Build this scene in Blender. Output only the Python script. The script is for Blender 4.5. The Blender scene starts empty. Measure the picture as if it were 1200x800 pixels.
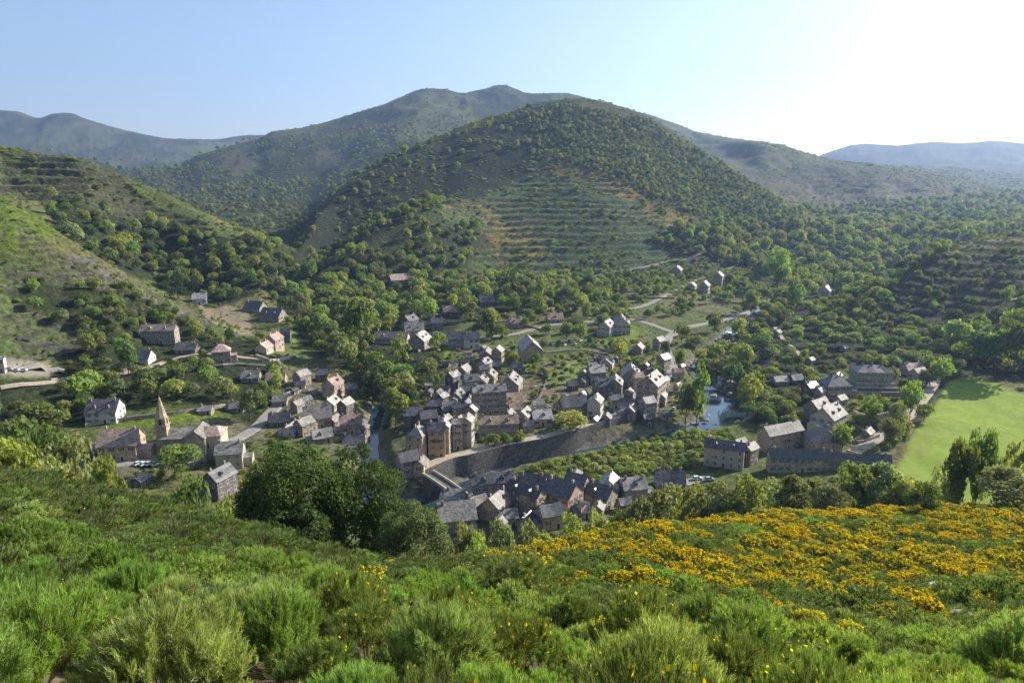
import bpy, bmesh, math, random
import numpy as np
from mathutils import Vector, Matrix
from mathutils.bvhtree import BVHTree
R = math.radians
S = bpy.context.scene
COL = S.collection
rnd = random.Random(7)
rng = np.random.default_rng(7)

# ---------------------------------------------------------------- camera and pixel helpers (photo is 1200 x 800)
PITCH = R(13); CP, SP = math.cos(PITCH), math.sin(PITCH); F = 800.0
def slope_of(py):                       # z / depth of the ray through row py
    v = (400 - np.asarray(py, float)) / F
    return (v * CP - SP) / (CP + v * SP)
def row_of(zd):                         # inverse of slope_of
    zd = np.asarray(zd, float)
    v = (zd * CP + SP) / (CP - zd * SP)
    return 400 - v * F
def pt(px, py, D):
    u = (px - 600) / F; v = (400 - py) / F
    k = D / (CP + v * SP)
    return u * k, D, (v * CP - SP) * k
def project(x, y, z):
    d = y * CP - z * SP
    d = np.where(np.abs(d) < 1e-3, 1e-3, d)
    return 600 + F * x / d, 400 - F * (y * SP + z * CP) / d, d

cam_d = bpy.data.cameras.new('camera'); cam = bpy.data.objects.new('camera', cam_d); COL.objects.link(cam)
cam_d.sensor_width = 36; cam_d.lens = 24; cam_d.clip_start = 0.1; cam_d.clip_end = 40000
cam.location = (0, 0, 0); cam.rotation_euler = (R(90 - 13), 0, 0)
S.camera = cam

# ---------------------------------------------------------------- numpy noise
def _hash(ix, iy, seed):
    h = (ix.astype(np.int64) * 374761393 + iy.astype(np.int64) * 668265263 + seed * 1442695041) & 0xffffffff
    h = ((h ^ (h >> 13)) * 1274126177) & 0xffffffff
    return ((h ^ (h >> 16)) & 0xffff) / 65535.0
def vnoise(x, y, seed=0):
    ix, iy = np.floor(x), np.floor(y); fx, fy = x - ix, y - iy
    fx = fx * fx * (3 - 2 * fx); fy = fy * fy * (3 - 2 * fy)
    a = _hash(ix, iy, seed); b = _hash(ix + 1, iy, seed); c = _hash(ix, iy + 1, seed); d = _hash(ix + 1, iy + 1, seed)
    return (a + (b - a) * fx) * (1 - fy) + (c + (d - c) * fx) * fy
def fbm(x, y, seed=0, oc=4):
    s = 0; a = .5; t = 0
    for o in range(oc):
        s = s + a * vnoise(x, y, seed + o * 17); t += a; a *= .5; x = x * 2.03 + 11.3; y = y * 2.03 + 5.7
    return s / t
def sstep(a, b, x):
    t = np.clip((x - a) / (b - a), 0, 1); return t * t * (3 - 2 * t)

def pchip(x, y, xi):
    x = np.asarray(x, float); y = np.asarray(y, float)
    h = np.diff(x); d = np.diff(y) / h
    m = np.zeros_like(y)
    if len(x) > 2:
        w1 = 2 * h[1:] + h[:-1]; w2 = h[1:] + 2 * h[:-1]
        ok = (d[:-1] * d[1:]) > 0
        with np.errstate(divide='ignore', invalid='ignore'):
            mm = (w1 + w2) / (w1 / d[:-1] + w2 / d[1:])
        m[1:-1] = np.where(ok, mm, 0)
    m[0] = d[0]; m[-1] = d[-1]
    xi = np.asarray(xi, float)
    k = np.clip(np.searchsorted(x, xi) - 1, 0, len(x) - 2)
    t = (xi - x[k]) / h[k]; tt = t * t; t3 = tt * t
    return (2*t3-3*tt+1)*y[k] + (t3-2*tt+t)*h[k]*m[k] + (-2*t3+3*tt)*y[k+1] + (t3-tt)*h[k]*m[k+1]

# ---------------------------------------------------------------- terrain: profiles of ground along columns of the valley
# every knot is (distance, row) or (distance, 'height') as a string
T = {
 -500: "3:-3.2 10:-5 20:-8 35:-13 55:-20 80:-36 140:-70 190:-88 230:-84 290:-62 350:-30 440:20 500:14 560:20 620:35 690:55 800:80 1200:20 2500:0 4000:80 5000:60 6000:200 8000:420 10000:200",
 -150: "3:-3.2 10:-6.2 20:-10 32:-14 45:-19 62:-34 110:-64 200:-92 270:-96 320:-80 380:-48 480:8 520:0 570:5 620:15 680:32 780:52 1100:-20 2200:-20 2600:40 4000:20 5000:100 8000:480 10000:200",
 0:    "3:-3.2 10:-7 20:-11.2 30:-14.5 40:562 60:-34 110:-64 200:-96 290:-106 330:430 400:330 475:235 520:-14 570:-15 620:-5 680:195 760:174 1100:-40 2000:-10 2500:182 3500:-10 4500:165 5500:130 8000:0",
 100:  "3:-3.3 10:-7.2 20:-12 30:-16 40:577 60:-34 120:-75 240:-109 300:-108 350:440 420:350 480:292 530:-60 580:275 620:245 670:215 730:192 1100:-50 2000:-30 2500:187 3500:20 4500:170 5500:140 8000:0",
 200:  "3:-3.3 10:-7.2 20:-12.6 30:-17 42:594 62:-38 130:-86 235:-111 268:-110 340:-105 410:405 490:352 540:-96 600:335 650:300 680:260 720:232 1000:-60 1900:-40 2600:198 3500:50 4500:180 5500:163 8000:0",
 300:  "3:-3.3 10:-7.3 20:-13 30:-18 42:622 64:-42 140:-92 225:-113 280:-113 360:-109 420:405 470:390 520:-108 580:-102 630:325 670:298 720:275 1000:-86 1900:225 3000:164 3600:170 5000:180 6000:160 8000:0",
 345:  "3:-3.3 10:-7.4 20:-13.2 30:-19 44:635 66:-44 145:-95 225:-113 280:-114 360:-111 430:-109 500:-108 560:-107 620:-104 660:-99 700:-93 760:292 1000:-92 1900:225 3150:152 3800:160 5000:200 6000:180 8000:0",
 400:  "3:-3.3 10:-7.4 20:-13.4 32:-20 46:645 68:-46 145:-96 225:-114 300:-116 390:-114 470:-111 540:-108 600:-106 660:-103 760:292 830:294 1050:217 1200:-30 2200:195 3300:139 4000:160 5000:200 6000:180 8000:0",
 450:  "3:-3.4 10:-7.5 20:-13.6 34:-22 50:655 72:-50 148:-98 225:-115 290:-116 380:-114 470:-111 550:-108 620:-106 680:-103 820:260 900:268 1150:188 1350:0 2400:165 3400:126 4000:160 5000:200 6000:180 8000:0",
 500:  "3:-3.5 10:-7.6 20:-13.8 36:-24 56:655 80:-56 150:-101 215:-115 275:-113 350:-113 460:-111 560:-108 640:-106 700:-102 880:238 960:246 1250:166 1500:60 2500:150 3500:109 4000:150 5000:200 6000:180 8000:0",
 600:  "3:-3.6 10:-7.8 20:-14.3 38:-26 75:634 100:-64 155:-101 210:-114 285:-113.5 350:-113.5 470:-111 590:-107 670:-104 760:330 940:252 1100:205 1400:130 1700:70 2700:150 3500:104 4000:150 5000:200 6000:180 8000:0",
 700:  "3:-3.6 10:-7.9 22:-16 42:-28 90:613 110:-66 160:-101 210:-114 300:-114.5 370:-114 480:-111 600:-106 670:-103 760:330 950:250 1150:185 1480:119 1800:75 2800:150 3500:119 4200:150 5000:200 6000:180 8000:0",
 800:  "3:-3.7 10:-8 24:-17.8 48:-31 98:602 120:-68 170:-103 220:-114 310:-117 400:-114 500:-112 610:-108 680:-104 780:330 950:265 1150:210 1400:160 1800:60 2600:170 3300:150 4000:160 5000:200 6000:180 8000:0",
 900:  "3:-3.8 10:-8.2 25:-18.6 55:-35 108:592 128:-68 185:-104 225:-114 300:-117 400:-115 520:-113 650:-110 760:-107 860:312 1000:285 1120:250 1240:226 1500:-20 1900:205 2250:169 3000:175 4000:210 5500:200 8000:0",
 1000: "3:-3.8 10:-8.4 25:-19 58:-37 110:588 130:-68 190:-104 230:-113 300:-114 400:-114 500:-109 610:350 680:-117 820:-112 950:300 1100:278 1300:262 1500:256 1850:225 2250:195 3000:195 4500:200 6000:171 8000:0",
 1100: "3:-3.8 10:-8.4 25:-19 58:-37 112:585 132:-70 190:-104 230:-113 300:-113 390:-113 500:-106 630:295 720:-100 850:-98 1000:285 1150:272 1400:255 1600:247 1900:228 2300:207 3000:200 4500:195 6000:166 8000:0",
 1200: "3:-3.8 10:-8.4 25:-19 58:-37 112:580 132:-68 190:-103 230:-112 300:-112 390:-112 480:-96 670:268 760:-70 900:-85 1100:-75 1300:262 1550:250 1700:244 2000:236 2350:222 3000:212 4500:195 6000:167 8000:0",
 1350: "3:-3.8 10:-8.4 25:-18 58:-36 112:-52 132:-66 190:-98 230:-108 300:-108 390:-106 480:-80 670:-20 760:-50 900:-75 1100:-70 1300:-60 1550:-40 1700:-50 2000:-30 2350:0 3000:0 4500:150 6000:330 8000:0",
 1700: "3:-3.6 10:-8 25:-16 58:-32 112:-48 132:-58 190:-80 230:-86 300:-80 390:-60 480:-30 670:40 760:20 900:0 1100:0 1300:20 1550:40 1700:30 2000:40 2350:60 3000:60 4500:150 6000:380 8000:100",
}
CX = sorted(T); K = 24
TD = np.zeros((len(CX), K)); TY = np.zeros((len(CX), K))
for i, c in enumerate(CX):
    ks = T[c].split(); assert len(ks) == K, (c, len(ks))
    for j, s in enumerate(ks):
        d, v = s.split(':'); d = float(d); v = float(v)
        if v > 80 and d > 30 and c >= 0 and c <= 1200: TY[i, j] = v
        else: TY[i, j] = row_of(v / d)
        TD[i, j] = d
# denser silhouettes read along the ridges: knot index -> list of (px, row)
SIL = {
 4: [(0,560),(60,566),(120,580),(180,592),(240,607),(300,622),(360,640),(430,655),(500,658),(560,648),(620,630),(700,613),(800,602),(900,592),(1000,588),(1200,580)],
 16: [(0,174),(60,180),(110,192),(160,212),(200,230),(250,255),(300,275),(345,292),(370,258),(400,220),(430,200),(500,165),(560,142),(610,127),(650,118),(672,115),(700,119),(740,132),(780,150),(820,175),(860,202),(900,228),(950,250),(1000,262),(1200,250)],
 19: [(0,182),(100,187),(160,200),(200,199),(235,182),(270,172),(300,164),(320,155),(360,149),(400,139),(440,128),(470,117),(500,107),(520,107),(540,111),(565,106),(590,101),(605,106),(620,111),(665,111),(700,120),(740,131),(780,142),(820,156),(850,164),(890,167),(930,176),(960,185),(1010,192),(1080,203),(1130,212),(1200,224)],
 22: [(0,130),(20,131),(45,139),(62,134),(80,133),(100,140),(130,149),(165,157),(200,163),(250,164),(290,159),(340,158),(400,185),(900,200),(930,192),(960,183),(985,174),(1010,169),(1050,171),(1090,167),(1130,168),(1165,166),(1200,169)],
}
NC = 760
FX = np.concatenate([np.linspace(-500, -30, 50, endpoint=False), np.linspace(-30, 1230, NC - 100), np.linspace(1230, 1700, 51)[1:]])
KD = np.stack([pchip(CX, TD[:, j], FX) for j in range(K)], 1)
KY = np.stack([pchip(CX, TY[:, j], FX) for j in range(K)], 1)
for j, pl in SIL.items():
    xs = [p[0] for p in pl]; ys = [p[1] for p in pl]
    inside = (FX >= 0) & (FX <= 1200)
    sil = pchip(xs, ys, np.clip(FX, 0, 1200))
    if j == 4: sil = sil + 5 + 10 * sstep(520, 640, FX)
    KY[:, j] = np.where(inside, sil, KY[:, j] + (sil - pchip(CX, TY[:, j], np.clip(FX, 0, 1200))) * np.exp(-np.maximum(-FX, FX - 1200) / 60))
NR = [6,10,12,16, 14,10,14, 22,30,56,64,24, 22,56,72,90, 26, 22,46, 10,12,14,5]
V = (400 - KY) / F
KZ = (V * CP - SP) / (CP + V * SP) * KD
prm = np.concatenate([[j + np.linspace(0, 1, n, endpoint=False) for j, n in enumerate(NR)][i] for i in range(len(NR))] + [[K - 1]])
rows = len(prm); cols = len(FX)
PX = np.repeat(FX[:, None], rows, 1)
DD = np.zeros((cols, rows)); ZZ = np.zeros((cols, rows))
kk = np.minimum(prm.astype(int), K - 2); ff = prm - kk
for i in range(cols):
    DD[i] = KD[i, kk] * (1 - ff) + KD[i, kk + 1] * ff
    ZZ[i] = pchip(KD[i], KZ[i], DD[i])
PYY = row_of(ZZ / DD)
XX = (PX - 600) / F * DD / (CP + (400 - PYY) / F * SP)
# landform noise, real size, growing with distance
def inpoly(px, py, poly):
    px = np.asarray(px, float); py = np.asarray(py, float)
    r = np.zeros(px.shape, bool); n = len(poly)
    for a in range(n):
        x1, y1 = poly[a]; x2, y2 = poly[(a + 1) % n]
        if y1 == y2: continue
        r ^= ((y1 > py) != (y2 > py)) & (px < (x2 - x1) * (py - y1) / (y2 - y1) + x1)
    return r
farw = sstep(650, 900, DD)
ridge = 1 - np.abs(2 * fbm(XX / 260, DD / 420, 5, 4) - 1)
ZZ += farw * (ridge - .75) * np.clip(DD * .016, 0, 60) * sstep(0, .5, np.abs(prm[None, :] - 16)) * sstep(0, .5, np.abs(prm[None, :] - 19)) * sstep(0, .5, np.abs(prm[None, :] - 22))
ZZ += (fbm(XX / 60, DD / 60, 9, 4) - .5) * np.clip((DD - 400) * .012, 0, 12) * sstep(420, 700, DD)
ZZ += (fbm(XX / 14, DD / 14, 3, 3) - .5) * sstep(5, 60, DD) * 1.6
ZZ += (fbm(XX / 3, DD / 3, 4, 3) - .5) * .5 * sstep(2, 8, DD)
# dry stone terraces on the open slopes
TERR = [([(490,245),(560,232),(640,205),(700,215),(770,250),(830,280),(845,300),(760,322),(640,332),(560,322),(540,300),(600,285)], 7.0, (760,1250)),
        ([(0,178),(90,192),(160,215),(220,245),(245,290),(190,290),(120,262),(60,245),(0,215)], 7.0, (560, 900)),
        ([(0,245),(60,285),(140,330),(250,375),(250,400),(150,400),(60,440),(0,430)], 4.0, (300, 520)),
        ([(1040,330),(1100,300),(1200,275),(1200,350),(1100,385),(1020,380)], 5.5, (440, 760)),
        ([(900,215),(1000,200),(1200,235),(1200,255),(1000,262),(920,250)], 14.0, (1300, 2300))]
pyv = row_of(ZZ / DD)
TM = np.zeros_like(ZZ)
for poly, step, (d0, d1) in TERR:
    m = (inpoly(PX + (fbm(XX / 50, DD / 50, 15, 3) - .5) * 60, pyv + (fbm(XX / 50, DD / 50, 16, 3) - .5) * 50, poly) & (DD > d0) & (DD < d1)).astype(float)
    for _ in range(4):
        m = (m + np.roll(m, 1, 0) + np.roll(m, -1, 0) + np.roll(m, 1, 1) + np.roll(m, -1, 1)) / 5
    zz = ZZ + (fbm(XX / 90, DD / 90, 21, 3) - .5) * step * 1.5
    t = zz / step; fr = t - np.floor(t)
    st = (np.clip((fr - .62) / .22, 0, 1) - fr) * step
    ZZ += st * m * (.55 if poly[0] in ((1040,330), (490,245)) else .85) * sstep(.15, .4, fbm(XX / 120, DD / 50, 33, 3))
    TM = np.maximum(TM, m * (0.5 + 0.5 * np.sign(np.clip((fr - .60) * (.86 - fr), -1, 1))))
RIVER = [(920,345,-113,1.5),(905,352,-113,1.5),(880,372,-113.5,2),(858,388,-114,3.5),(846,404,-118,3.5),(826,418,-119,2.5),(812,430,-119.3,2.5),(818,444,-119.6,2.5),(838,460,-120,6),(850,474,-120,9.5),(850,486,-120.2,9.5),(830,497,-120.4,6),(780,512,-120.6,4),(740,520,-120.8,4),(690,530,-121,5),(650,540,-121.2,5),(600,552,-121.5,5),(545,571,-121.8,6),(512,592,-122,7),(480,600,-122,7),(450,590,-122.3,6),(434,550,-122,4),(436,505,-121,3),(448,470,-119,3)]
def catmull(p, n=8):
    p = [np.array(q, float) for q in p]; out = []
    for i in range(len(p) - 1):
        a = p[max(i - 1, 0)]; b = p[i]; c = p[i + 1]; d = p[min(i + 2, len(p) - 1)]
        for t in np.linspace(0, 1, n, endpoint=False):
            out.append(.5 * ((2*b) + (c-a)*t + (2*a-5*b+4*c-d)*t*t + (-a+3*b-3*c+d)*t**3))
    out.append(p[-1]); return out
river_pts = []
for p in catmull(RIVER, 4):
    river_pts.append(pt(p[0], p[1], p[2] / float(slope_of(p[1]))) + (p[3],))
river_pts = np.array(river_pts)
def river_dist(x, y):
    bd = np.full(np.shape(x), 1e9); bz = np.zeros(np.shape(x)); bw = np.zeros(np.shape(x))
    for a, b in zip(river_pts[:-1], river_pts[1:]):
        ab = b[:2] - a[:2]; L = (ab ** 2).sum() + 1e-9
        t = np.clip(((x - a[0]) * ab[0] + (y - a[1]) * ab[1]) / L, 0, 1)
        d = np.hypot(x - a[0] - ab[0] * t, y - a[1] - ab[1] * t)
        n = d < bd; bd = np.where(n, d, bd); bz = np.where(n, a[2] + (b[2] - a[2]) * t, bz); bw = np.where(n, a[3], bw)
    return bd - bw, bz
near = (DD > 150) & (DD < 800)
rd = np.full(ZZ.shape, 1e9); rz = np.zeros(ZZ.shape)
a_, b_ = river_dist(XX[near], DD[near]); rd[near] = a_; rz[near] = b_
w = 1 - sstep(-1.5, 7, rd)
ZZ = ZZ * (1 - w) + np.minimum(ZZ, rz - 1.2 + .8 * (fbm(XX / 5, DD / 5, 2, 2) - .5)) * w

def ray_setup():
    verts = np.stack([XX, DD, ZZ], -1).reshape(-1, 3)
    i = np.arange((cols - 1) * (rows - 1)); c = i // (rows - 1); r = i % (rows - 1)
    a = c * rows + r
    faces = np.stack([a, a + rows, a + rows + 1, a + 1], 1)
    return verts, faces
GV, GF = ray_setup()
# ---------------------------------------------------------------- material helpers
def mat(name, rough=.8):
    m = bpy.data.materials.new(name); m.use_nodes = True
    nt = m.node_tree; b = nt.nodes['Principled BSDF']; b.inputs['Roughness'].default_value = rough
    b.inputs['Specular IOR Level'].default_value = .3
    return m, nt, b
def N(nt, t, **kw):
    n = nt.nodes.new(t)
    for k, v in kw.items():
        if k in n.inputs: n.inputs[k].default_value = v
        else: setattr(n, k, v)
    return n
def rgba(c): return (c[0], c[1], c[2], 1)
def mixc(nt, fac, a, b, mode='MIX'):
    n = nt.nodes.new('ShaderNodeMix'); n.data_type = 'RGBA'; n.blend_type = mode
    for s, v in ((0, fac), (6, a), (7, b)):
        if isinstance(v, (tuple, list)): n.inputs[s].default_value = rgba(v)
        elif isinstance(v, (int, float)): n.inputs[s].default_value = v
        else: nt.links.new(v, n.inputs[s])
    return n.outputs[2]
def noise(nt, scale, vec=None, detail=3, rough=.55):
    n = nt.nodes.new('ShaderNodeTexNoise'); n.inputs['Scale'].default_value = scale; n.inputs['Detail'].default_value = detail
    n.inputs['Roughness'].default_value = rough
    if vec is not None: nt.links.new(vec, n.inputs['Vector'])
    return n.outputs['Fac']
def ramp(nt, fac, stops):
    n = nt.nodes.new('ShaderNodeValToRGB'); cr = n.color_ramp
    while len(cr.elements) < len(stops): cr.elements.new(.5)
    for e, (p, c) in zip(cr.elements, stops): e.position = p; e.color = rgba(c) if not isinstance(c, float) else (c, c, c, 1)
    nt.links.new(fac, n.inputs['Fac']); return n.outputs['Color']
def bump(nt, b, h, strength=.5, dist=.1):
    n = nt.nodes.new('ShaderNodeBump'); n.inputs['Strength'].default_value = strength; n.inputs['Distance'].default_value = dist
    nt.links.new(h, n.inputs['Height']); nt.links.new(n.outputs['Normal'], b.inputs['Normal'])
def objco(nt): return nt.nodes.new('ShaderNodeTexCoord').outputs['Object']
def attr(nt, name):
    n = nt.nodes.new('ShaderNodeAttribute'); n.attribute_name = name; return n.outputs['Color']
def rand_shift(nt, col, amt=.25):
    """per-object and position variation of a colour"""
    oi = nt.nodes.new('ShaderNodeObjectInfo')
    hsv = nt.nodes.new('ShaderNodeHueSaturation')
    mr = nt.nodes.new('ShaderNodeMapRange'); nt.links.new(oi.outputs['Random'], mr.inputs['Value'])
    mr.inputs['To Min'].default_value = 1 - amt; mr.inputs['To Max'].default_value = 1 + amt
    nt.links.new(mr.outputs['Result'], hsv.inputs['Value']); nt.links.new(col, hsv.inputs['Color'])
    mul = nt.nodes.new('ShaderNodeMath'); mul.operation = 'MULTIPLY'; mul.inputs[1].default_value = 7.31
    fr = nt.nodes.new('ShaderNodeMath'); fr.operation = 'FRACT'; nt.links.new(oi.outputs['Random'], mul.inputs[0]); nt.links.new(mul.outputs[0], fr.inputs[0])
    mr2 = nt.nodes.new('ShaderNodeMapRange'); nt.links.new(fr.outputs[0], mr2.inputs['Value'])
    mr2.inputs['To Min'].default_value = .5 - amt * .09; mr2.inputs['To Max'].default_value = .5 + amt * .09
    nt.links.new(mr2.outputs['Result'], hsv.inputs['Hue'])
    return hsv.outputs['Color']

M = {}
# ground: land cover colour per vertex, broken up by fine noise
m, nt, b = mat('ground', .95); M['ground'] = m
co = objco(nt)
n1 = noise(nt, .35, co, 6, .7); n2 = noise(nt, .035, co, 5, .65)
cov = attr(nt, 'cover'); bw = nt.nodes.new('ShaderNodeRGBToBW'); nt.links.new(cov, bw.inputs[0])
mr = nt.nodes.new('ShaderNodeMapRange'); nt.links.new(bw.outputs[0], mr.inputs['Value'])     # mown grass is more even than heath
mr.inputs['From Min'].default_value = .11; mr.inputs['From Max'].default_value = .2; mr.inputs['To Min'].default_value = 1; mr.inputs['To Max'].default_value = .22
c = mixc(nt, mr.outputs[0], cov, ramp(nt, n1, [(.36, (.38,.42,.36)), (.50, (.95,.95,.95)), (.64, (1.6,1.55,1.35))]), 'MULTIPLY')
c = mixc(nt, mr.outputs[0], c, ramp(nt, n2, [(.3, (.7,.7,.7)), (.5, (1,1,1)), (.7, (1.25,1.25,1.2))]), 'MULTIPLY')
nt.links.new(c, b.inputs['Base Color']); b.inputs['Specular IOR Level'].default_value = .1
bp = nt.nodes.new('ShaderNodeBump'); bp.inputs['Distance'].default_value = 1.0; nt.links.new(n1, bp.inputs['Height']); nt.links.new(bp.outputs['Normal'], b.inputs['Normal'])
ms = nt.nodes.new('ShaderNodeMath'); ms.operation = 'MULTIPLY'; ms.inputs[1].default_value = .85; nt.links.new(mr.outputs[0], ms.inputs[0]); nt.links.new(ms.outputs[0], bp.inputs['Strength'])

# ---------------------------------------------------------------- land cover colours
def lin(r, g, b_): return np.array([r, g, b_])
GRASS, DRY, HEATH, WOOD = lin(.085,.105,.033), lin(.125,.115,.05), lin(.045,.052,.024), lin(.03,.038,.016)
BRIGHT, ORANGE, STONE, EARTH, ROAD = lin(.195,.265,.034), lin(.22,.15,.035), lin(.13,.12,.105), lin(.13,.10,.065), lin(.3,.28,.25)
PYF = row_of(ZZ / DD)
Cc = np.zeros(ZZ.shape + (3,)); Cc[:] = GRASS
def paint(mask, colr):
    mask = np.clip(mask, 0, 1)[..., None]
    Cc[:] = Cc * (1 - mask) + colr * mask
def soft(poly, it=3, lo=0, hi=1e9, jit=0):
    jx = (fbm(XX / 25, DD / 25, 77, 3) - .5) * jit; jy = (fbm(XX / 25, DD / 25, 78, 3) - .5) * jit
    m = (inpoly(PX + jx, PYF + jy, poly) & (DD > lo) & (DD < hi)).astype(float)
    for _ in range(it): m = (m + np.roll(m, 1, 0) + np.roll(m, -1, 0) + np.roll(m, 1, 1) + np.roll(m, -1, 1)) / 5
    return m
nA = fbm(XX / 40, DD / 40, 41, 4); nB = fbm(XX / 150, DD / 150, 42, 4); nC = fbm(XX / 12, DD / 12, 43, 3)
paint(sstep(.45, .6, nA) * .7, DRY)
paint((DD < 130) * 1.0, lin(.05, .065, .02)); paint((DD < 130) * sstep(.5, .6, nC) * .8, EARTH)
hill = sstep(690, 760, DD)
paint(hill, HEATH * .9); paint(hill * sstep(.45, .6, nB) * .6, GRASS * .6)
paint(sstep(1500, 1900, DD), lin(.042, .052, .028)); paint(sstep(1500, 1900, DD) * sstep(.47, .57, nB) * .5, lin(.085,.075,.045)); paint(sstep(1400, 1700, DD) * sstep(.48, .56, fbm(XX / 120, DD / 220, 49, 5)) * .8, WOOD * .9)
paint(sstep(1500, 1900, DD) * sstep(.52, .6, fbm(XX / 300, DD / 500, 48, 4)) * .5, lin(.10,.11,.05))
# the open left slopes
leftsl = soft([(0,190),(60,240),(60,275),(150,325),(240,380),(300,392),(320,420),(200,440),(150,480),(0,500)], 3, 150, 540, 20)
paint(leftsl, lin(.070,.102,.030)); paint(leftsl * sstep(.45, .62, nC) * .45, HEATH); paint(leftsl * sstep(.55, .7, nA) * .4, DRY)
paint(soft([(0,215),(50,232),(70,275),(105,300),(60,330),(0,300)], 4, 300, 540, 16) * .8, BRIGHT * .42)
paint(soft([(60,275),(105,290),(250,380),(240,392),(90,320),(40,290)], 4, 300, 540, 8) * .7, DRY * .9)
paint(soft([(0,178),(90,192),(160,215),(220,245),(245,290),(190,290),(120,262),(60,245),(0,215)], 3, 560, 900, 6), GRASS * .8)
paint(soft([(270,205),(300,225),(345,290),(320,270),(245,262)], 3, 560, 900), DRY)
# central hill: terraces, broom in flower, dark scrub with shade painted in on its left side
tz = soft([(490,245),(560,232),(640,205),(700,215),(770,250),(830,280),(845,300),(760,322),(640,332),(560,322),(540,300),(600,285)], 3, 700, 1300, 6)
paint(tz, lin(.056,.092,.028)); paint(tz * sstep(.5,.65,nA) * .3, DRY * .6)
orn = .5 * fbm(XX / 40, DD / 60, 51, 4) + .5 * fbm(XX / 7, DD / 10, 52, 3)
for poly, s in (([(500,232),(560,238),(610,245),(640,275),(650,300),(600,312),(565,320),(560,290),(570,265),(520,250)], .9),
                ([(690,185),(740,225),(800,250),(850,275),(850,300),(815,300),(770,265),(700,215)], .9),
                ([(640,190),(690,180),(720,200),(650,212)], .5)):
    paint(soft(poly, 4, 700, 1350, 14) * sstep(.44, .6, orn) * s * .8, ORANGE)
paint(soft([(620,130),(690,118),(760,145),(840,195),(820,250),(740,220),(640,185)], 4, 1100, 1500, 14) * sstep(.5,.62,orn) * .6, DRY)
paint(soft([(900,215),(1000,200),(1200,230),(1200,258),(1000,262),(900,240)], 3, 1200, 2400, 10) * sstep(.4,.6,orn) * .6, lin(.13,.10,.045))
rsl = soft([(1040,330),(1100,300),(1200,275),(1200,350),(1100,385),(1020,380)], 3, 430, 800, 14)
paint(rsl, lin(.075,.085,.032)); paint(rsl * sstep(.5,.62,nA) * .5, lin(.09,.085,.04)); paint(rsl * sstep(.56,.62,orn) * .4, ORANGE * .8)
paint(TM, lin(.058,.058,.04))
vil = soft([(460,590),(440,540),(480,480),(515,430),(560,400),(600,430),(640,460),(700,440),(760,430),(790,440),(790,490),(740,500),(640,520),(560,540),(640,560),(760,560),(760,600),(600,640),(520,620)], 4, 180, 560, 8)
paint(vil * .75, lin(.12,.11,.085)); paint(vil * sstep(.5,.6,nC) * .6, GRASS)
lq = soft([(300,480),(350,430),(400,440),(435,500),(425,530),(340,520),(250,520),(235,560),(150,560),(110,540),(130,530)], 4, 180, 420, 8)
paint(lq * .6, lin(.12,.11,.085))
oc = soft([(60,300),(120,300),(270,385),(290,398),(250,392),(180,365),(90,330)], 3, 300, 540, 10)
paint(oc * sstep(.5,.56,fbm(XX / 9, DD / 9, 66, 4)), STONE * .8)
paint(soft([(0,240),(60,290),(250,385),(250,400),(150,395),(60,440),(0,440)], 3, 250, 540, 10) * sstep(.52,.60,fbm(XX / 7, DD / 7, 67, 4)) * .8, lin(.06,.058,.04))
gar = soft([(640,425),(690,418),(705,448),(680,470),(625,470),(610,450)], 2, 300, 560, 2)
paint(gar * sstep(.45,.55,fbm(XX / 2.5, DD / 9, 68, 2)), lin(.16,.12,.08))
paint(soft([(325,305),(345,280),(420,210),(480,180),(490,235),(400,292),(350,320)], 5, 690, 1250, 10) * .9, lin(.02,.028,.015))  # painted shade: darkens the saddle strip that the sun lights
# meadows and gardens
MEADOW = [(1048,556),(1062,530),(1068,512),(1085,490),(1100,470),(1108,448),(1122,438),(1150,444),(1200,462),(1330,470),(1330,600),(1200,590),(1080,584)]
md = soft(MEADOW, 2, 170, 430, 3); paint(md, BRIGHT * 1.0); paint(md * sstep(.45,.65,nA) * .4, BRIGHT * .82); paint(md * sstep(.58,.66,nC) * .2, DRY * 1.5); paint(md * (np.abs(np.sin(PX / 9 + PYF / 14)) < .10) * .15, BRIGHT * .8)
for poly, c_ in (([(340,380),(368,384),(368,400),(338,402)], BRIGHT*.8), ([(120,498),(250,478),(330,462),(330,470),(250,488),(130,506)], BRIGHT*.6),
                 ([(660,425),(690,420),(700,448),(650,455),(630,448)], GRASS*1.6), ([(600,420),(630,424),(625,436),(598,436)], BRIGHT*.8),
                 ([(700,390),(745,380),(750,395),(720,405),(700,402)], BRIGHT*.6), ([(500,410),(530,405),(520,430),(495,425)], BRIGHT*.7),
                 ([(225,340),(250,350),(290,365),(300,395),(270,390),(240,372)], lin(.20,.165,.11)), ([(0,418),(60,425),(60,445),(0,440)], lin(.22,.2,.15))):
    paint(soft(poly, 1, 150, 600, 3), c_)
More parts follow.
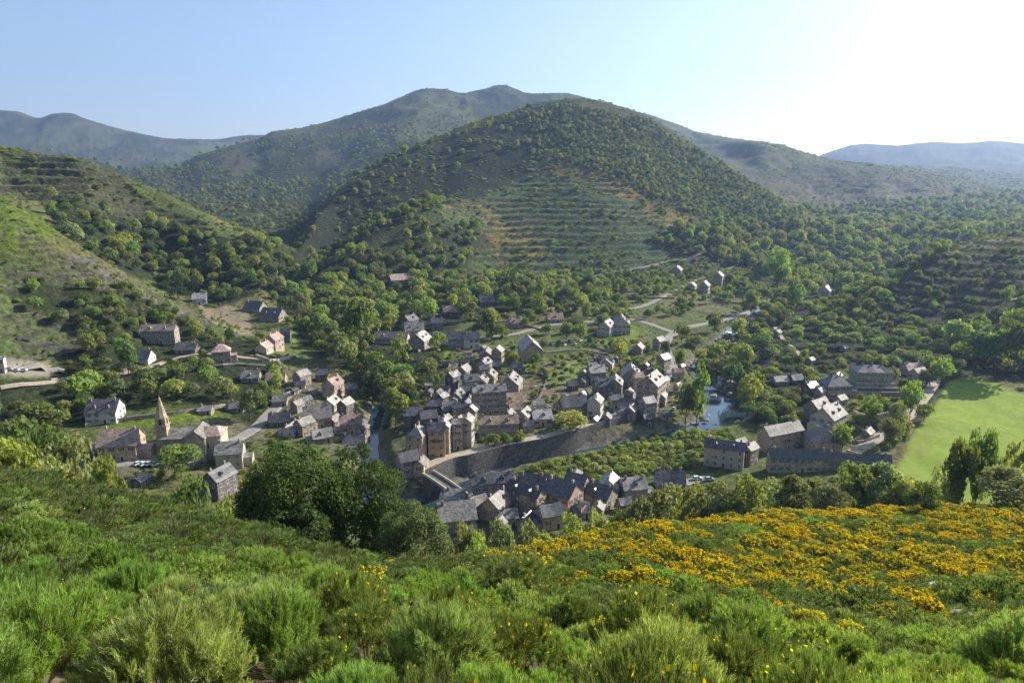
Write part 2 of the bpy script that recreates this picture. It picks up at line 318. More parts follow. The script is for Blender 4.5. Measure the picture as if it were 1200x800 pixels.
# wooded ground is dark litter under the crowns
WOODS = [ # polygon, lo, hi distance, trees per hectare, size range, species code
 ([(60,228),(150,258),(230,272),(330,290),(350,310),(300,345),(255,360),(200,340),(110,300),(60,262)], 495, 760, 72, (8,13), 'mix'),
 ([(300,325),(420,300),(560,325),(700,340),(700,350),(600,364),(545,378),(520,402),(520,478),(470,492),(440,505),(425,470),(415,440),(350,400),(330,362)], 290, 800, 80, (8,15), 'mix'),
 ([(0,340),(40,330),(150,340),(235,385),(250,398),(300,395),(330,430),(340,470),(300,500),(250,478),(160,470),(100,500),(0,500),(0,450),(60,440),(100,400)], 200, 520, 60, (5,10), 'mix'),
 ([(800,425),(870,360),(905,345),(960,340),(1060,378),(1140,405),(1132,440),(1085,452),(1000,430),(955,440),(955,470),(900,505),(862,490),(855,455),(835,440)], 250, 760, 78, (6,11), 'orchard'),
 ([(760,282),(850,262),(960,262),(1010,258),(1200,252),(1200,268),(1060,298),(1000,345),(940,345),(860,312),(800,300)], 640, 1500, 60, (9,15), 'mix'),
 ([(660,122),(760,142),(860,202),(950,262),(965,305),(880,318),(850,280),(790,240),(700,200),(620,180),(620,140)], 950, 1500, 110, (3.8,7.5), 'mix'),
 ([(960,350),(1010,335),(1060,300),(1120,282),(1110,300),(1050,330),(1010,385),(960,360)], 480, 800, 60, (7,12), 'mix'),
 ([(1085,395),(1130,378),(1200,352),(1280,352),(1280,452),(1200,446),(1130,434)], 370, 700, 85, (9,14), 'mix'),
 ([(1030,440),(1105,432),(1108,450),(1080,490),(1060,515),(1020,520),(1005,490)], 290, 460, 60, (7,11), 'mix'),
 ([(1000,380),(1050,330),(1110,296),(1200,285),(1200,350),(1100,385)], 440, 760, 34, (4,8), 'mix'),
 ([(470,275),(560,262),(562,300),(530,320),(480,312)], 700, 1000, 60, (7,12), 'mix'),
 ([(405,285),(450,255),(510,232),(520,240),(455,270),(412,300)], 700, 1000, 70, (6,10), 'mix'),
 ([(150,195),(230,190),(330,215),(420,200),(520,160),(620,128),(640,140),(540,175),(430,230),(340,290),(300,272),(200,235)], 1100, 2700, 22, (6,11), 'mix'),
 ([(300,165),(420,150),(560,132),(540,150),(420,185),(320,200)], 1800, 3200, 9, (7,11), 'mix'),
 ([(600,340),(700,300),(800,290),(860,310),(880,345),(800,372),(700,372)], 560, 820, 45, (4,9), 'mix'),
 ([(560,232),(680,180),(740,200),(860,270),(800,285),(700,225)], 760, 1400, 14, (4,8), 'mix'),
 ([(340,262),(430,212),(600,150),(700,130),(690,160),(560,190),(430,240)], 850, 1500, 8, (5,9), 'mix'),
 ([(870,250),(1200,225),(1200,262),(1000,262)], 1100, 2400, 10, (9,14), 'mix'),
 ([(560,372),(700,352),(760,372),(700,392),(640,395),(560,400)], 440, 640, 55, (6,11), 'mix'),
 ([(0,180),(160,215),(240,260),(240,290),(60,245)], 540, 800, 7, (4,8), 'mix'),
 ([(460,500),(480,470),(540,420),(600,400),(760,400),(800,440),(780,490),(700,500),(560,530),(480,540)], 240, 560, 42, (2.5,5.5), 'mix'),
 ([(110,500),(300,465),(350,440),(430,500),(420,530),(240,560),(150,560)], 180, 420, 34, (3,6), 'mix'),
 ([(880,420),(1100,420),(1050,530),(900,500)], 240, 520, 40, (4,8), 'mix'),
 ([(325,305),(345,285),(420,215),(480,185),(480,235),(400,292),(350,320)], 690, 1250, 34, (5,9), 'mix'),  # trees added to darken the sunlit saddle strip
 ([(0,175),(200,165),(300,165),(320,200),(180,200),(0,205)], 1400, 4500, 1.5, (9,16), 'mix'),
]
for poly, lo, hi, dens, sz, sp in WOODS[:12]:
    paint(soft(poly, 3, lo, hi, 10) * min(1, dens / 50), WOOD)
paint(soft([(340,262),(430,205),(600,135),(660,120),(640,190),(560,232),(500,240),(410,290),(345,292)], 5, 700, 1500, 10) * .9, lin(.017,.024,.014))  # shade of the central hill's left flank painted into its scrub colour
near_r = sstep(-3, 2, 2.5 - rd); paint(near_r, lin(.16,.15,.13))

# ---------------------------------------------------------------- objects
def link(o, parent=None):
    COL.objects.link(o)
    if parent is not None: o.parent = parent
    return o
def tag(o, label=None, cat=None, group=None, kind=None):
    if label: o['label'] = label
    if cat: o['category'] = cat
    if group: o['group'] = group
    if kind: o['kind'] = kind
    return o
def mesh_np(name, v, f, mats, midx=None, smooth=False, colors=None, cname='cover'):
    """v (n,3); f (m,k) uniform faces"""
    me = bpy.data.meshes.new(name); v = np.asarray(v, np.float32); f = np.asarray(f, np.int32)
    k = f.shape[1]
    me.vertices.add(len(v)); me.vertices.foreach_set('co', v.ravel())
    me.loops.add(f.size); me.loops.foreach_set('vertex_index', f.ravel())
    me.polygons.add(len(f)); me.polygons.foreach_set('loop_start', np.arange(0, f.size, k, dtype=np.int32))
    for q in (mats if isinstance(mats, list) else [mats]): me.materials.append(q)
    if midx is not None: me.polygons.foreach_set('material_index', np.asarray(midx, np.int32))
    me.polygons.foreach_set('use_smooth', np.full(len(f), smooth))
    me.update(calc_edges=True)
    if colors is not None:
        a = me.color_attributes.new(cname, 'FLOAT_COLOR', 'POINT')
        a.data.foreach_set('color', np.concatenate([colors, np.ones((len(v), 1))], 1).astype(np.float32).ravel())
    return me
# close the sheet round the camera: the hillside behind and beside it
def around():
    """extra ground columns turning from the right edge column round behind the camera to the left edge column"""
    n = 40; out = []; cc = []
    L = np.stack([XX[0], DD[0], ZZ[0]], -1); Rr = np.stack([XX[-1], DD[-1], ZZ[-1]], -1)
    aL = math.atan2(L[40, 0], L[40, 1]) % (2 * math.pi); aR = math.atan2(Rr[40, 0], Rr[40, 1])
    for q in range(n + 1):
        t = q / n; ang = aR + (aL - aR) * t; ts = t * t * (3 - 2 * t)
        rr = np.hypot(Rr[:, 0], Rr[:, 1]) * (1 - ts) + np.hypot(L[:, 0], L[:, 1]) * ts
        zz = Rr[:, 2] * (1 - ts) + L[:, 2] * ts
        back = math.sin(math.pi * t) ** .7
        zb = np.minimum(.45 * rr - 3.5, 60 + .1 * rr)
        out.append(np.stack([rr * math.sin(ang), rr * math.cos(ang), zz * (1 - back) + zb * back], -1))
        cc.append(Cc[-1] * (1 - ts) + Cc[0] * ts)
    return out, cc
ex, ec = around()
allc = [np.stack([XX[i], DD[i], ZZ[i]], -1) for i in range(cols)] + ex[1:-1]
allk = [Cc[i] for i in range(cols)] + ec[1:-1]
nc = len(allc); vv = np.concatenate(allc + [np.array([[0, 0, -2.6]])]); kc = np.concatenate(allk + [Cc[0, :1]])
ii = np.arange(nc * (rows - 1)); c_ = ii // (rows - 1); r_ = ii % (rows - 1); a = c_ * rows + r_; b2 = ((c_ + 1) % nc) * rows + r_
fq = np.stack([a, b2, b2 + 1, a + 1], 1)
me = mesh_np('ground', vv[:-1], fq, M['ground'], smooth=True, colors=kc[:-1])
ground = link(bpy.data.objects.new('ground', me)); tag(ground, kind='structure')
# the spot under the camera
cf = bmesh.new(); ring = [cf.verts.new(allc[i][0]) for i in range(0, nc, 4)]; mid = cf.verts.new((0, 0, -2.9))
for i in range(len(ring)): cf.faces.new((mid, ring[(i + 1) % len(ring)], ring[i]))
me = bpy.data.meshes.new('path'); cf.to_mesh(me); me.materials.append(M['ground'])
ca = me.color_attributes.new('cover', 'FLOAT_COLOR', 'POINT')
for d_ in ca.data: d_.color = (.06, .07, .03, 1)
lookout = link(bpy.data.objects.new('path', me)); tag(lookout, kind='structure')

BVH = BVHTree.FromPolygons([tuple(p) for p in GV.tolist()], [tuple(q) for q in GF.tolist()])
def hit_px(px, py, dmin=0):
    d = Vector(pt(px, py, 1.0)).normalized(); o = d * dmin
    h = BVH.ray_cast(o, d)
    return h[0]
def gz(x, y):
    h = BVH.ray_cast(Vector((x, y, 900)), Vector((0, 0, -1)))
    return h[0].z if h[0] is not None else -113.0
# ---------------------------------------------------------------- light, sky, air
AZ, EL = R(60), R(30)
sd = Vector((math.cos(EL) * math.sin(AZ), math.cos(EL) * math.cos(AZ), math.sin(EL)))
sl = bpy.data.lights.new('sun', 'SUN'); sl.energy = 5.0; sl.angle = R(.5); sl.color = (1, .93, .82)
so = link(bpy.data.objects.new('sun', sl)); so.rotation_euler = sd.to_track_quat('Z', 'Y').to_euler()
w_ = bpy.data.worlds.new('World'); S.world = w_; w_.use_nodes = True; nt = w_.node_tree
sk = nt.nodes.new('ShaderNodeTexSky'); sk.sky_type = 'NISHITA'; sk.sun_disc = False; sk.sun_elevation = EL; sk.sun_rotation = AZ
sk.altitude = 900; sk.air_density = 1.0; sk.dust_density = 2.2; sk.ozone_density = 2.0
bg = nt.nodes['Background']; bg.inputs['Strength'].default_value = .098; nt.links.new(mixc(nt, 1.0, sk.outputs[0], (1.05, 1.0, .95), 'MULTIPLY'), bg.inputs[0])
S.view_settings.view_transform = 'Standard'; S.view_settings.look = 'None'; S.view_settings.exposure = 1.12; S.view_settings.gamma = 1
S.render.engine = 'CYCLES'; S.cycles.use_denoising = True; S.cycles.max_bounces = 5; S.cycles.diffuse_bounces = 2; S.cycles.glossy_bounces = 2
S.cycles.transmission_bounces = 3; S.cycles.volume_bounces = 0; S.cycles.caustics_reflective = False; S.cycles.caustics_refractive = False
S.cycles.sample_clamp_indirect = 4; S.cycles.use_adaptive_sampling = True; S.cycles.adaptive_threshold = .015
# haze
hm = bpy.data.materials.new('haze'); hm.use_nodes = True; nt = hm.node_tree; nt.nodes.remove(nt.nodes['Principled BSDF'])
pv = nt.nodes.new('ShaderNodeVolumePrincipled'); pv.inputs['Color'].default_value = (.42, .61, 1, 1); pv.inputs['Density'].default_value = 8.5e-5
pv.inputs['Anisotropy'].default_value = .35
nt.links.new(pv.outputs[0], nt.nodes['Material Output'].inputs['Volume'])
bm = bmesh.new(); bmesh.ops.create_cube(bm, size=1)
mn = vv.min(0) - 1; mx = vv.max(0); mx[2] += 12
mn[:2] -= 20; mx[:2] += 20
for q in bm.verts: q.co = Vector([(mn[k] + mx[k]) / 2 + q.co[k] * (mx[k] - mn[k]) for k in range(3)])
me = bpy.data.meshes.new('haze'); bm.to_mesh(me); me.materials.append(hm)
hz = link(bpy.data.objects.new('haze', me)); tag(hz, kind='stuff')
# ---------------------------------------------------------------- foliage
def foliage_mat(name, var=.22, transl=.35, scale=1.0):
    m = bpy.data.materials.new(name); m.use_nodes = True; nt = m.node_tree; nt.nodes.remove(nt.nodes['Principled BSDF'])
    out = nt.nodes['Material Output']
    c = rand_shift(nt, attr(nt, 'tint'), var)
    n = noise(nt, scale, objco(nt), 2)
    c = mixc(nt, 1.0, c, ramp(nt, n, [(.3, (.72,.72,.72)), (.7, (1.28,1.28,1.2))]), 'MULTIPLY')
    d = nt.nodes.new('ShaderNodeBsdfDiffuse'); t = nt.nodes.new('ShaderNodeBsdfTranslucent'); g = nt.nodes.new('ShaderNodeBsdfGlossy')
    g.inputs['Roughness'].default_value = .6; g.inputs['Color'].default_value = (1, 1, 1, 1)
    nt.links.new(c, d.inputs[0]); nt.links.new(mixc(nt, 1.0, c, (1.3, 1.3, .6), 'MULTIPLY'), t.inputs[0])
    mx = nt.nodes.new('ShaderNodeMixShader'); mx.inputs[0].default_value = transl
    nt.links.new(d.outputs[0], mx.inputs[1]); nt.links.new(t.outputs[0], mx.inputs[2])
    m2 = nt.nodes.new('ShaderNodeMixShader'); m2.inputs[0].default_value = .012
    nt.links.new(mx.outputs[0], m2.inputs[1]); nt.links.new(g.outputs[0], m2.inputs[2]); nt.links.new(m2.outputs[0], out.inputs[0])
    return m
M['leaf'] = foliage_mat('leaf', .34, .5, 3)
M['leaf_big'] = foliage_mat('leaf_near', .12, .4, 8)
M['broom'] = foliage_mat('broom_stem', .2, .45, 2)
m, nt, b = mat('bark'); M['bark'] = m
c = ramp(nt, noise(nt, 4, objco(nt), 4), [(.3, (.05,.04,.03)), (.7, (.16,.13,.10))]); nt.links.new(c, b.inputs['Base Color'])

M['gorse'] = foliage_mat('gorse_flower', .05, .4, 2)
def unit(v): return v / (np.linalg.norm(v, axis=-1, keepdims=True) + 1e-9)
def cards(p, nrm, size, r, aspect=1.0, jit=.6):
    n = len(p); nrm = unit(nrm + r.normal(0, jit, (n, 3)))
    t = unit(np.cross(nrm, r.normal(0, 1, (n, 3)))); bt = np.cross(nrm, t)
    s = (size * r.uniform(.6, 1.35, n))[:, None]
    a = t * s * .5 * aspect; b_ = bt * s * .5
    # leaf clump outline: a kite, never a square
    k = r.uniform(.35, .8, (n, 1)); q = r.uniform(-.3, .3, (n, 1))
    v = np.stack([p - a * k - b_ * .55, p + a * (.6 + q) - b_ * .9, p + a + b_ * k * .5, p - a * q + b_], 1).reshape(-1, 3)
    return v, np.arange(n * 4).reshape(-1, 4)
def crown_np(seed, n, leaf, L=16, shape='round', base=(.085,.135,.030), inner=.25, vary=.18, gap=0.0, lobe=(.16,.27)):
    """unit crown: about 1 wide, 1 high, standing on z 0"""
    r = np.random.default_rng(seed); cs = []; rs = []
    for k in range(L):
        if shape == 'round':
            d = r.normal(0, 1, 3); d /= np.linalg.norm(d); d = d * r.uniform(.35, 1) ** .5
            rad = r.uniform(*lobe); cs.append([d[0] * (.5 - rad), d[1] * (.5 - rad), .5 + d[2] * (.5 - rad)])
        elif shape == 'tall':
            z = r.uniform(.1, .95); w = .36 * math.sin(math.pi * min(.97, z * .72 + .25)) ** .8; a = r.uniform(0, 6.28); rad = r.uniform(.10, .19)
            cs.append([w * math.cos(a) * r.uniform(.3, 1), w * math.sin(a) * r.uniform(.3, 1), z - rad * .3])
        elif shape == 'dome':
            a = r.uniform(0, 6.28); q = r.uniform(0, 1) ** .5; z = .62 * math.sqrt(max(0, 1 - q * q)) * r.uniform(.5, 1); rad = r.uniform(*lobe)
            cs.append([.36 * q * math.cos(a), .36 * q * math.sin(a), max(.12, z)])
        else:
            z = r.uniform(.02, 1); w = .42 * (1 - z) ** .9; a = r.uniform(0, 6.28); rad = .05 + .14 * (1 - z)
            cs.append([w * math.cos(a), w * math.sin(a), z * .93])
        rs.append(rad)
    cs = np.array(cs); rs = np.array(rs)
    w = rs ** 2 / (rs ** 2).sum(); li = r.choice(L, n, p=w)
    d = unit(r.normal(0, 1, (n, 3))); d[:, 2] = np.where(d[:, 2] < -.35, -d[:, 2], d[:, 2])
    rad = rs[li] * (1 - inner * r.uniform(0, 1, n) ** 2) * r.uniform(.92, 1.1, n)
    p = cs[li] + d * rad[:, None] * np.array([1, 1, .85])
    if gap:
        keep = vnoise(p[:, 0] * 9 + seed, p[:, 2] * 9 + p[:, 1] * 7, 3) > gap; p = p[keep]; d = d[keep]; li = li[keep]
    out = unit(p - np.array([0, 0, .42]))
    nrm = unit(d * .7 + out * .5)
    v, f = cards(p, nrm, leaf, r)
    tl = r.uniform(1 - vary, 1 + vary, L)[li] * r.uniform(.8, 1.2, len(p))
    c = np.array(base)[None] * tl[:, None]
    c[:, 0] *= r.uniform(.85, 1.2, len(p))
    return v, f, np.repeat(c, 4, 0), cs, rs
def crown_mesh(name, *a, mt='leaf', **k):
    v, f, c, cs, rs = crown_np(*a, **k)
    return mesh_np(name, v, f, M[mt], colors=c, cname='tint')
def tube(bm, p0, p1, r0, r1, n=6):
    p0 = Vector(p0); p1 = Vector(p1); d = (p1 - p0).normalized()
    t = d.orthogonal().normalized(); u = d.cross(t); rings = []
    for p, r_ in ((p0, r0), (p1, r1)):
        rings.append([bm.verts.new(p + (t * math.cos(2 * math.pi * i / n) + u * math.sin(2 * math.pi * i / n)) * r_) for i in range(n)])
    for i in range(n): bm.faces.new((rings[0][i], rings[0][(i + 1) % n], rings[1][(i + 1) % n], rings[1][i]))
def trunk_mesh(name, seed, h, r0, limbs=6, spread=.4):
    """unit trunk reaching into the crown; h is where the crown starts"""
    r = random.Random(seed); bm = bmesh.new(); p = Vector((0, 0, -.08)); rad = r0
    for k in range(4):
        q = p + Vector((r.uniform(-.02, .02), r.uniform(-.02, .02), (h + .35) / 4)); tube(bm, p, q, rad, rad * .8, 7); p = q; rad *= .8
    for k in range(limbs):
        a = k * 2.4 + r.uniform(-.4, .4); z = h * r.uniform(.6, 1.1)
        s = Vector((0, 0, z)); e = s + Vector((math.cos(a) * spread * .5, math.sin(a) * spread * .5, r.uniform(.12, .25)))
        f = e + Vector((math.cos(a + .3) * spread * .4, math.sin(a + .3) * spread * .4, r.uniform(.12, .25)))
        tube(bm, s, e, r0 * .5, r0 * .3, 5); tube(bm, e, f, r0 * .3, r0 * .1, 5)
    me = bpy.data.meshes.new(name); bm.to_mesh(me); bm.free(); me.materials.append(M['bark']); return me

G1, G2, G3, G4 = (.17,.225,.060), (.235,.295,.075), (.105,.145,.046), (.25,.28,.12)
MID = [crown_mesh('crown', 100 + i, 1000, .085, L=(15, 9, 20, 12, 17, 11)[i], base=(G1, G2, G1, G3, G2, G4)[i], gap=.12, lobe=((.16,.27), (.18,.30), (.13,.25), (.17,.28), (.12,.26), (.16,.3))[i]) for i in range(6)]
TALL = [crown_mesh('crown', 120 + i, 560, .085, L=22, shape='tall', base=(G2, G1, G4)[i]) for i in range(3)]
CONE = [crown_mesh('crown', 130 + i, 600, .075, L=34, shape='cone', base=(.028,.05,.022)) for i in range(2)]
EDGE = [crown_mesh('crown', 140 + i, 5200, .045, L=26, base=(G1, G2, G4, (.22,.26,.125), G2, (.15,.19,.075))[i], gap=.30, inner=.6, lobe=(.12,.22)) for i in range(6)]
SHRUB = [crown_mesh('foliage', 150 + i, 520, .11, L=10, shape='dome', base=(G2, G2, G1, G4)[i], lobe=(.18,.28)) for i in range(4)]
TRUNK = [trunk_mesh('trunk', 10 + i, .25, .028) for i in range(3)]

def empty(name, loc, rz=0):
    o = bpy.data.objects.new(name, None); o.empty_display_size = .5; COL.objects.link(o); o.location = loc; o.rotation_euler = (0, 0, rz); return o
def part(name, me, parent, loc=(0, 0, 0), scale=(1, 1, 1), rz=0):
    o = bpy.data.objects.new(name, me); COL.objects.link(o); o.parent = parent; o.location = loc; o.scale = scale; o.rotation_euler = (0, 0, rz); return o
def tree(x, y, h, w, crown, label, group, name='broadleaf_tree', cat='tree', z=None, low=.12, seed=0):
    r = random.Random(int(x * 13 + y * 7)); z = gz(x, y) if z is None else z
    t = empty(name, (x, y, z)); tag(t, label, cat, group)
    part('trunk', TRUNK[r.randrange(3)], t, scale=(min(h, w) * .8, min(h, w) * .8, h * .9))
    part('crown', crown, t, (0, 0, h * low), (w, w, h * (1 - low)), r.uniform(0, 6.28))
    return t
def stuff_gn(name, pts, scales, templates, label=None, cat=None, tilt=0.0):
    """uncountable growth: one object that repeats the given foliage on its points"""
    me = bpy.data.meshes.new(name); me.vertices.add(len(pts)); me.vertices.foreach_set('co', np.asarray(pts, np.float32).ravel())
    a = me.attributes.new('size', 'FLOAT_VECTOR', 'POINT'); a.data.foreach_set('vector', np.asarray(scales, np.float32).ravel())
    o = link(bpy.data.objects.new(name, me)); tag(o, label, cat, None, 'stuff')
    ng = bpy.data.node_groups.new(name, 'GeometryNodeTree')
    ng.interface.new_socket('Geometry', in_out='INPUT', socket_type='NodeSocketGeometry'); ng.interface.new_socket('Geometry', in_out='OUTPUT', socket_type='NodeSocketGeometry')
    gi = ng.nodes.new('NodeGroupInput'); go = ng.nodes.new('NodeGroupOutput')
    m2p = ng.nodes.new('GeometryNodeMeshToPoints'); ng.links.new(gi.outputs[0], m2p.inputs['Mesh'])
    join = ng.nodes.new('GeometryNodeJoinGeometry')
    for t in templates:
        oi = ng.nodes.new('GeometryNodeObjectInfo'); oi.inputs['Object'].default_value = t; oi.inputs['As Instance'].default_value = True
        ng.links.new(oi.outputs['Geometry'], join.inputs[0])
    iop = ng.nodes.new('GeometryNodeInstanceOnPoints'); iop.inputs['Pick Instance'].default_value = True
    ng.links.new(m2p.outputs[0], iop.inputs['Points']); ng.links.new(join.outputs[0], iop.inputs['Instance'])
    rr = ng.nodes.new('FunctionNodeRandomValue'); rr.data_type = 'INT'; rr.inputs['Min'].default_value = 0; rr.inputs['Max'].default_value = len(templates) - 1
    for k_, s_ in enumerate(rr.inputs):
        if s_.type == 'INT' and s_.name == 'Min' and s_.enabled: s_.default_value = 0
        if s_.type == 'INT' and s_.name == 'Max' and s_.enabled: s_.default_value = len(templates) - 1
    ng.links.new([q for q in rr.outputs if q.enabled][0], iop.inputs['Instance Index'])
    rv_ = ng.nodes.new('FunctionNodeRandomValue'); rv_.data_type = 'FLOAT_VECTOR'
    mi = [q for q in rv_.inputs if q.enabled and q.name == 'Min'][0]; ma = [q for q in rv_.inputs if q.enabled and q.name == 'Max'][0]
    mi.default_value = (-tilt, -tilt, 0); ma.default_value = (tilt, tilt, 6.28)
    ng.links.new([q for q in rv_.outputs if q.enabled][0], iop.inputs['Rotation'])
    na = ng.nodes.new('GeometryNodeInputNamedAttribute'); na.data_type = 'FLOAT_VECTOR'; na.inputs['Name'].default_value = 'size'
    ng.links.new([q for q in na.outputs if q.enabled][0], iop.inputs['Scale'])
    ng.links.new(iop.outputs[0], go.inputs[0])
    md_ = o.modifiers.new('scatter', 'NODES'); md_.node_group = ng
    return o

# ---- scatter the woods over the land
cellA = np.zeros_like(ZZ)
dx = np.gradient(XX, axis=0); dy = np.gradient(DD, axis=1); cellA = np.abs(dx * dy)
FREE = np.ones_like(ZZ, bool)           # filled below: false on roads, houses, water
def occupied(x, y, r=0):
    for (ax, ay, ar) in OCC:
        if (x - ax) ** 2 + (y - ay) ** 2 < (ar + r) ** 2: return True
    return False
OCC = []
# ---------------------------------------------------------------- building materials
def stone_mat(name, c0, c1, sc=1.6):
    m, nt, b = mat(name, .9); co = objco(nt)
    v = nt.nodes.new('ShaderNodeTexVoronoi'); v.inputs['Scale'].default_value = sc; nt.links.new(co, v.inputs['Vector'])
    base = ramp(nt, v.outputs['Color'], [(.2, c0), (.8, c1)])
    base = mixc(nt, 1.0, base, ramp(nt, noise(nt, .35, co, 4), [(.3, (.72,.72,.72)), (.7, (1.15,1.13,1.1))]), 'MULTIPLY')
    nt.links.new(rand_shift(nt, base, .15), b.inputs['Base Color']); bump(nt, b, v.outputs['Distance'], .5, .12); return m
def render_mat(name, c):
    m, nt, b = mat(name, .9); co = objco(nt)
    base = mixc(nt, 1.0, c, ramp(nt, noise(nt, .6, co, 5), [(.3, (.75,.74,.72)), (.65, (1.05,1.05,1.05))]), 'MULTIPLY')
    nt.links.new(base, b.inputs['Base Color']); return m
def roof_mat(name, c0, c1, rough=.6, spec=.35):
    m, nt, b = mat(name, rough); co = objco(nt); b.inputs['Specular IOR Level'].default_value = spec
    mp = nt.nodes.new('ShaderNodeMapping'); nt.links.new(co, mp.inputs[0]); mp.inputs['Scale'].default_value = (1, 1, 1.8)
    v = nt.nodes.new('ShaderNodeTexVoronoi'); v.inputs['Scale'].default_value = 1.5; nt.links.new(mp.outputs[0], v.inputs['Vector'])
    base = ramp(nt, v.outputs['Color'], [(.15, c0), (.85, c1)])
    base = mixc(nt, 1.0, base, ramp(nt, noise(nt, .55, co, 6, .7), [(.32, (.5,.52,.48)), (.5, (.95,.95,.95)), (.66, (1.3,1.28,1.22))]), 'MULTIPLY')
    nt.links.new(rand_shift(nt, base, .2), b.inputs['Base Color']); bump(nt, b, v.outputs['Distance'], .4, .08); return m
WALLM = {'g': stone_mat('granite_wall', (.23,.20,.16), (.44,.385,.315)), 't': stone_mat('tan_stone_wall', (.32,.25,.18), (.52,.42,.31)),
         'w': render_mat('white_render', (.58,.55,.50)), 'c': render_mat('cream_render', (.50,.44,.35)), 'p': render_mat('pink_render', (.46,.34,.28)),
         'd': stone_mat('dark_stone_wall', (.09,.085,.08), (.19,.175,.165)), 'o': render_mat('ochre_render', (.48,.33,.19))}
ROOFM = {'L': roof_mat('stone_slab_roof', (.15,.14,.125), (.30,.28,.25)), 'W': roof_mat('pale_slate_roof', (.25,.235,.21), (.42,.395,.355), .7, .3),
         'S': roof_mat('dark_slate_roof', (.055,.056,.062), (.125,.122,.125), .4, .5), 'P': roof_mat('pink_tile_roof', (.24,.17,.145), (.42,.31,.27), .7),
         'B': roof_mat('brown_tile_roof', (.18,.13,.09), (.32,.24,.17), .7)}
m, nt, b = mat('window_glass', .12); b.inputs['Base Color'].default_value = (.02,.024,.03,1); b.inputs['Specular IOR Level'].default_value = .6; M['glass'] = m
m, nt, b = mat('window_frame', .6); b.inputs['Base Color'].default_value = (.62,.60,.56,1); M['frame'] = m
m, nt, b = mat('shutter_brown', .7); b.inputs['Base Color'].default_value = (.12,.06,.035,1); M['shut'] = m
m, nt, b = mat('shutter_blue', .7); b.inputs['Base Color'].default_value = (.14,.19,.25,1); M['shutb'] = m
m, nt, b = mat('door_wood', .7); b.inputs['Base Color'].default_value = (.09,.055,.035,1); M['door'] = m
m, nt, b = mat('rock', .9); v = noise(nt, 1.2, objco(nt), 6); nt.links.new(ramp(nt, v, [(.3, (.16,.145,.13)), (.7, (.45,.42,.38))]), b.inputs['Base Color']); bump(nt, b, v, .8, .3); M['rock'] = m

def boxv(bm, x0, x1, y0, y1, z0, z1, mi=0):
    vs = [bm.verts.new(p) for p in ((x0,y0,z0),(x1,y0,z0),(x1,y1,z0),(x0,y1,z0),(x0,y0,z1),(x1,y0,z1),(x1,y1,z1),(x0,y1,z1))]
    for q in ((0,3,2,1),(4,5,6,7),(0,1,5,4),(1,2,6,5),(2,3,7,6),(3,0,4,7)):
        f = bm.faces.new([vs[i] for i in q]); f.material_index = mi
def fin(bm, name, mats):
    bmesh.ops.recalc_face_normals(bm, faces=bm.faces)
    me = bpy.data.meshes.new(name); bm.to_mesh(me); bm.free()
    for q in (mats if isinstance(mats, list) else [mats]): me.materials.append(q)
    return me
def window_mesh(shut):
    """unit window 1 wide, 1.5 high, faces -y, origin at its centre"""
    bm = bmesh.new()
    boxv(bm, -.5, .5, -.02, .1, -.75, .75, 1)
    for x0, x1, z0, z1 in ((-.56,-.46,-.78,.8),(.46,.56,-.78,.8),(-.46,.46,.7,.8),(-.04,.04,-.72,.7),(-.46,.46,.16,.22)):
        boxv(bm, x0, x1, -.06, .1, z0, z1, 0)
    boxv(bm, -.66, .66, -.14, .1, -.9, -.785, 0)
    if shut:
        boxv(bm, -1.02, -.58, -.08, .1, -.74, .76, 2); boxv(bm, .58, 1.06, -.08, .1, -.74, .76, 2)
    return fin(bm, 'window', [M['frame'], M['glass'], shut or M['shut']])
WIN = [window_mesh(None), window_mesh(M['shut']), window_mesh(M['shutb'])]
def door_mesh():
    bm = bmesh.new(); boxv(bm, -.55, .55, -.04, .1, 0, 2.15, 0); boxv(bm, -.7, -.55, -.09, .1, 0, 2.3, 1); boxv(bm, .55, .7, -.09, .1, 0, 2.3, 1); boxv(bm, -.55, .55, -.09, .1, 2.15, 2.3, 1)
    return fin(bm, 'door', [M['door'], M['frame']])
DOOR = door_mesh()
def chimney_mesh(m_):
    bm = bmesh.new(); boxv(bm, -.4, .4, -.3, .3, -1.6, 1.1); boxv(bm, -.48, .48, -.38, .38, 1.1, 1.25); boxv(bm, -.2, .2, -.15, .15, 1.25, 1.6)
    return fin(bm, 'chimney', m_)
CHIM = {k: chimney_mesh(WALLM[k]) for k in ('g', 't', 'c')}
LITE = None
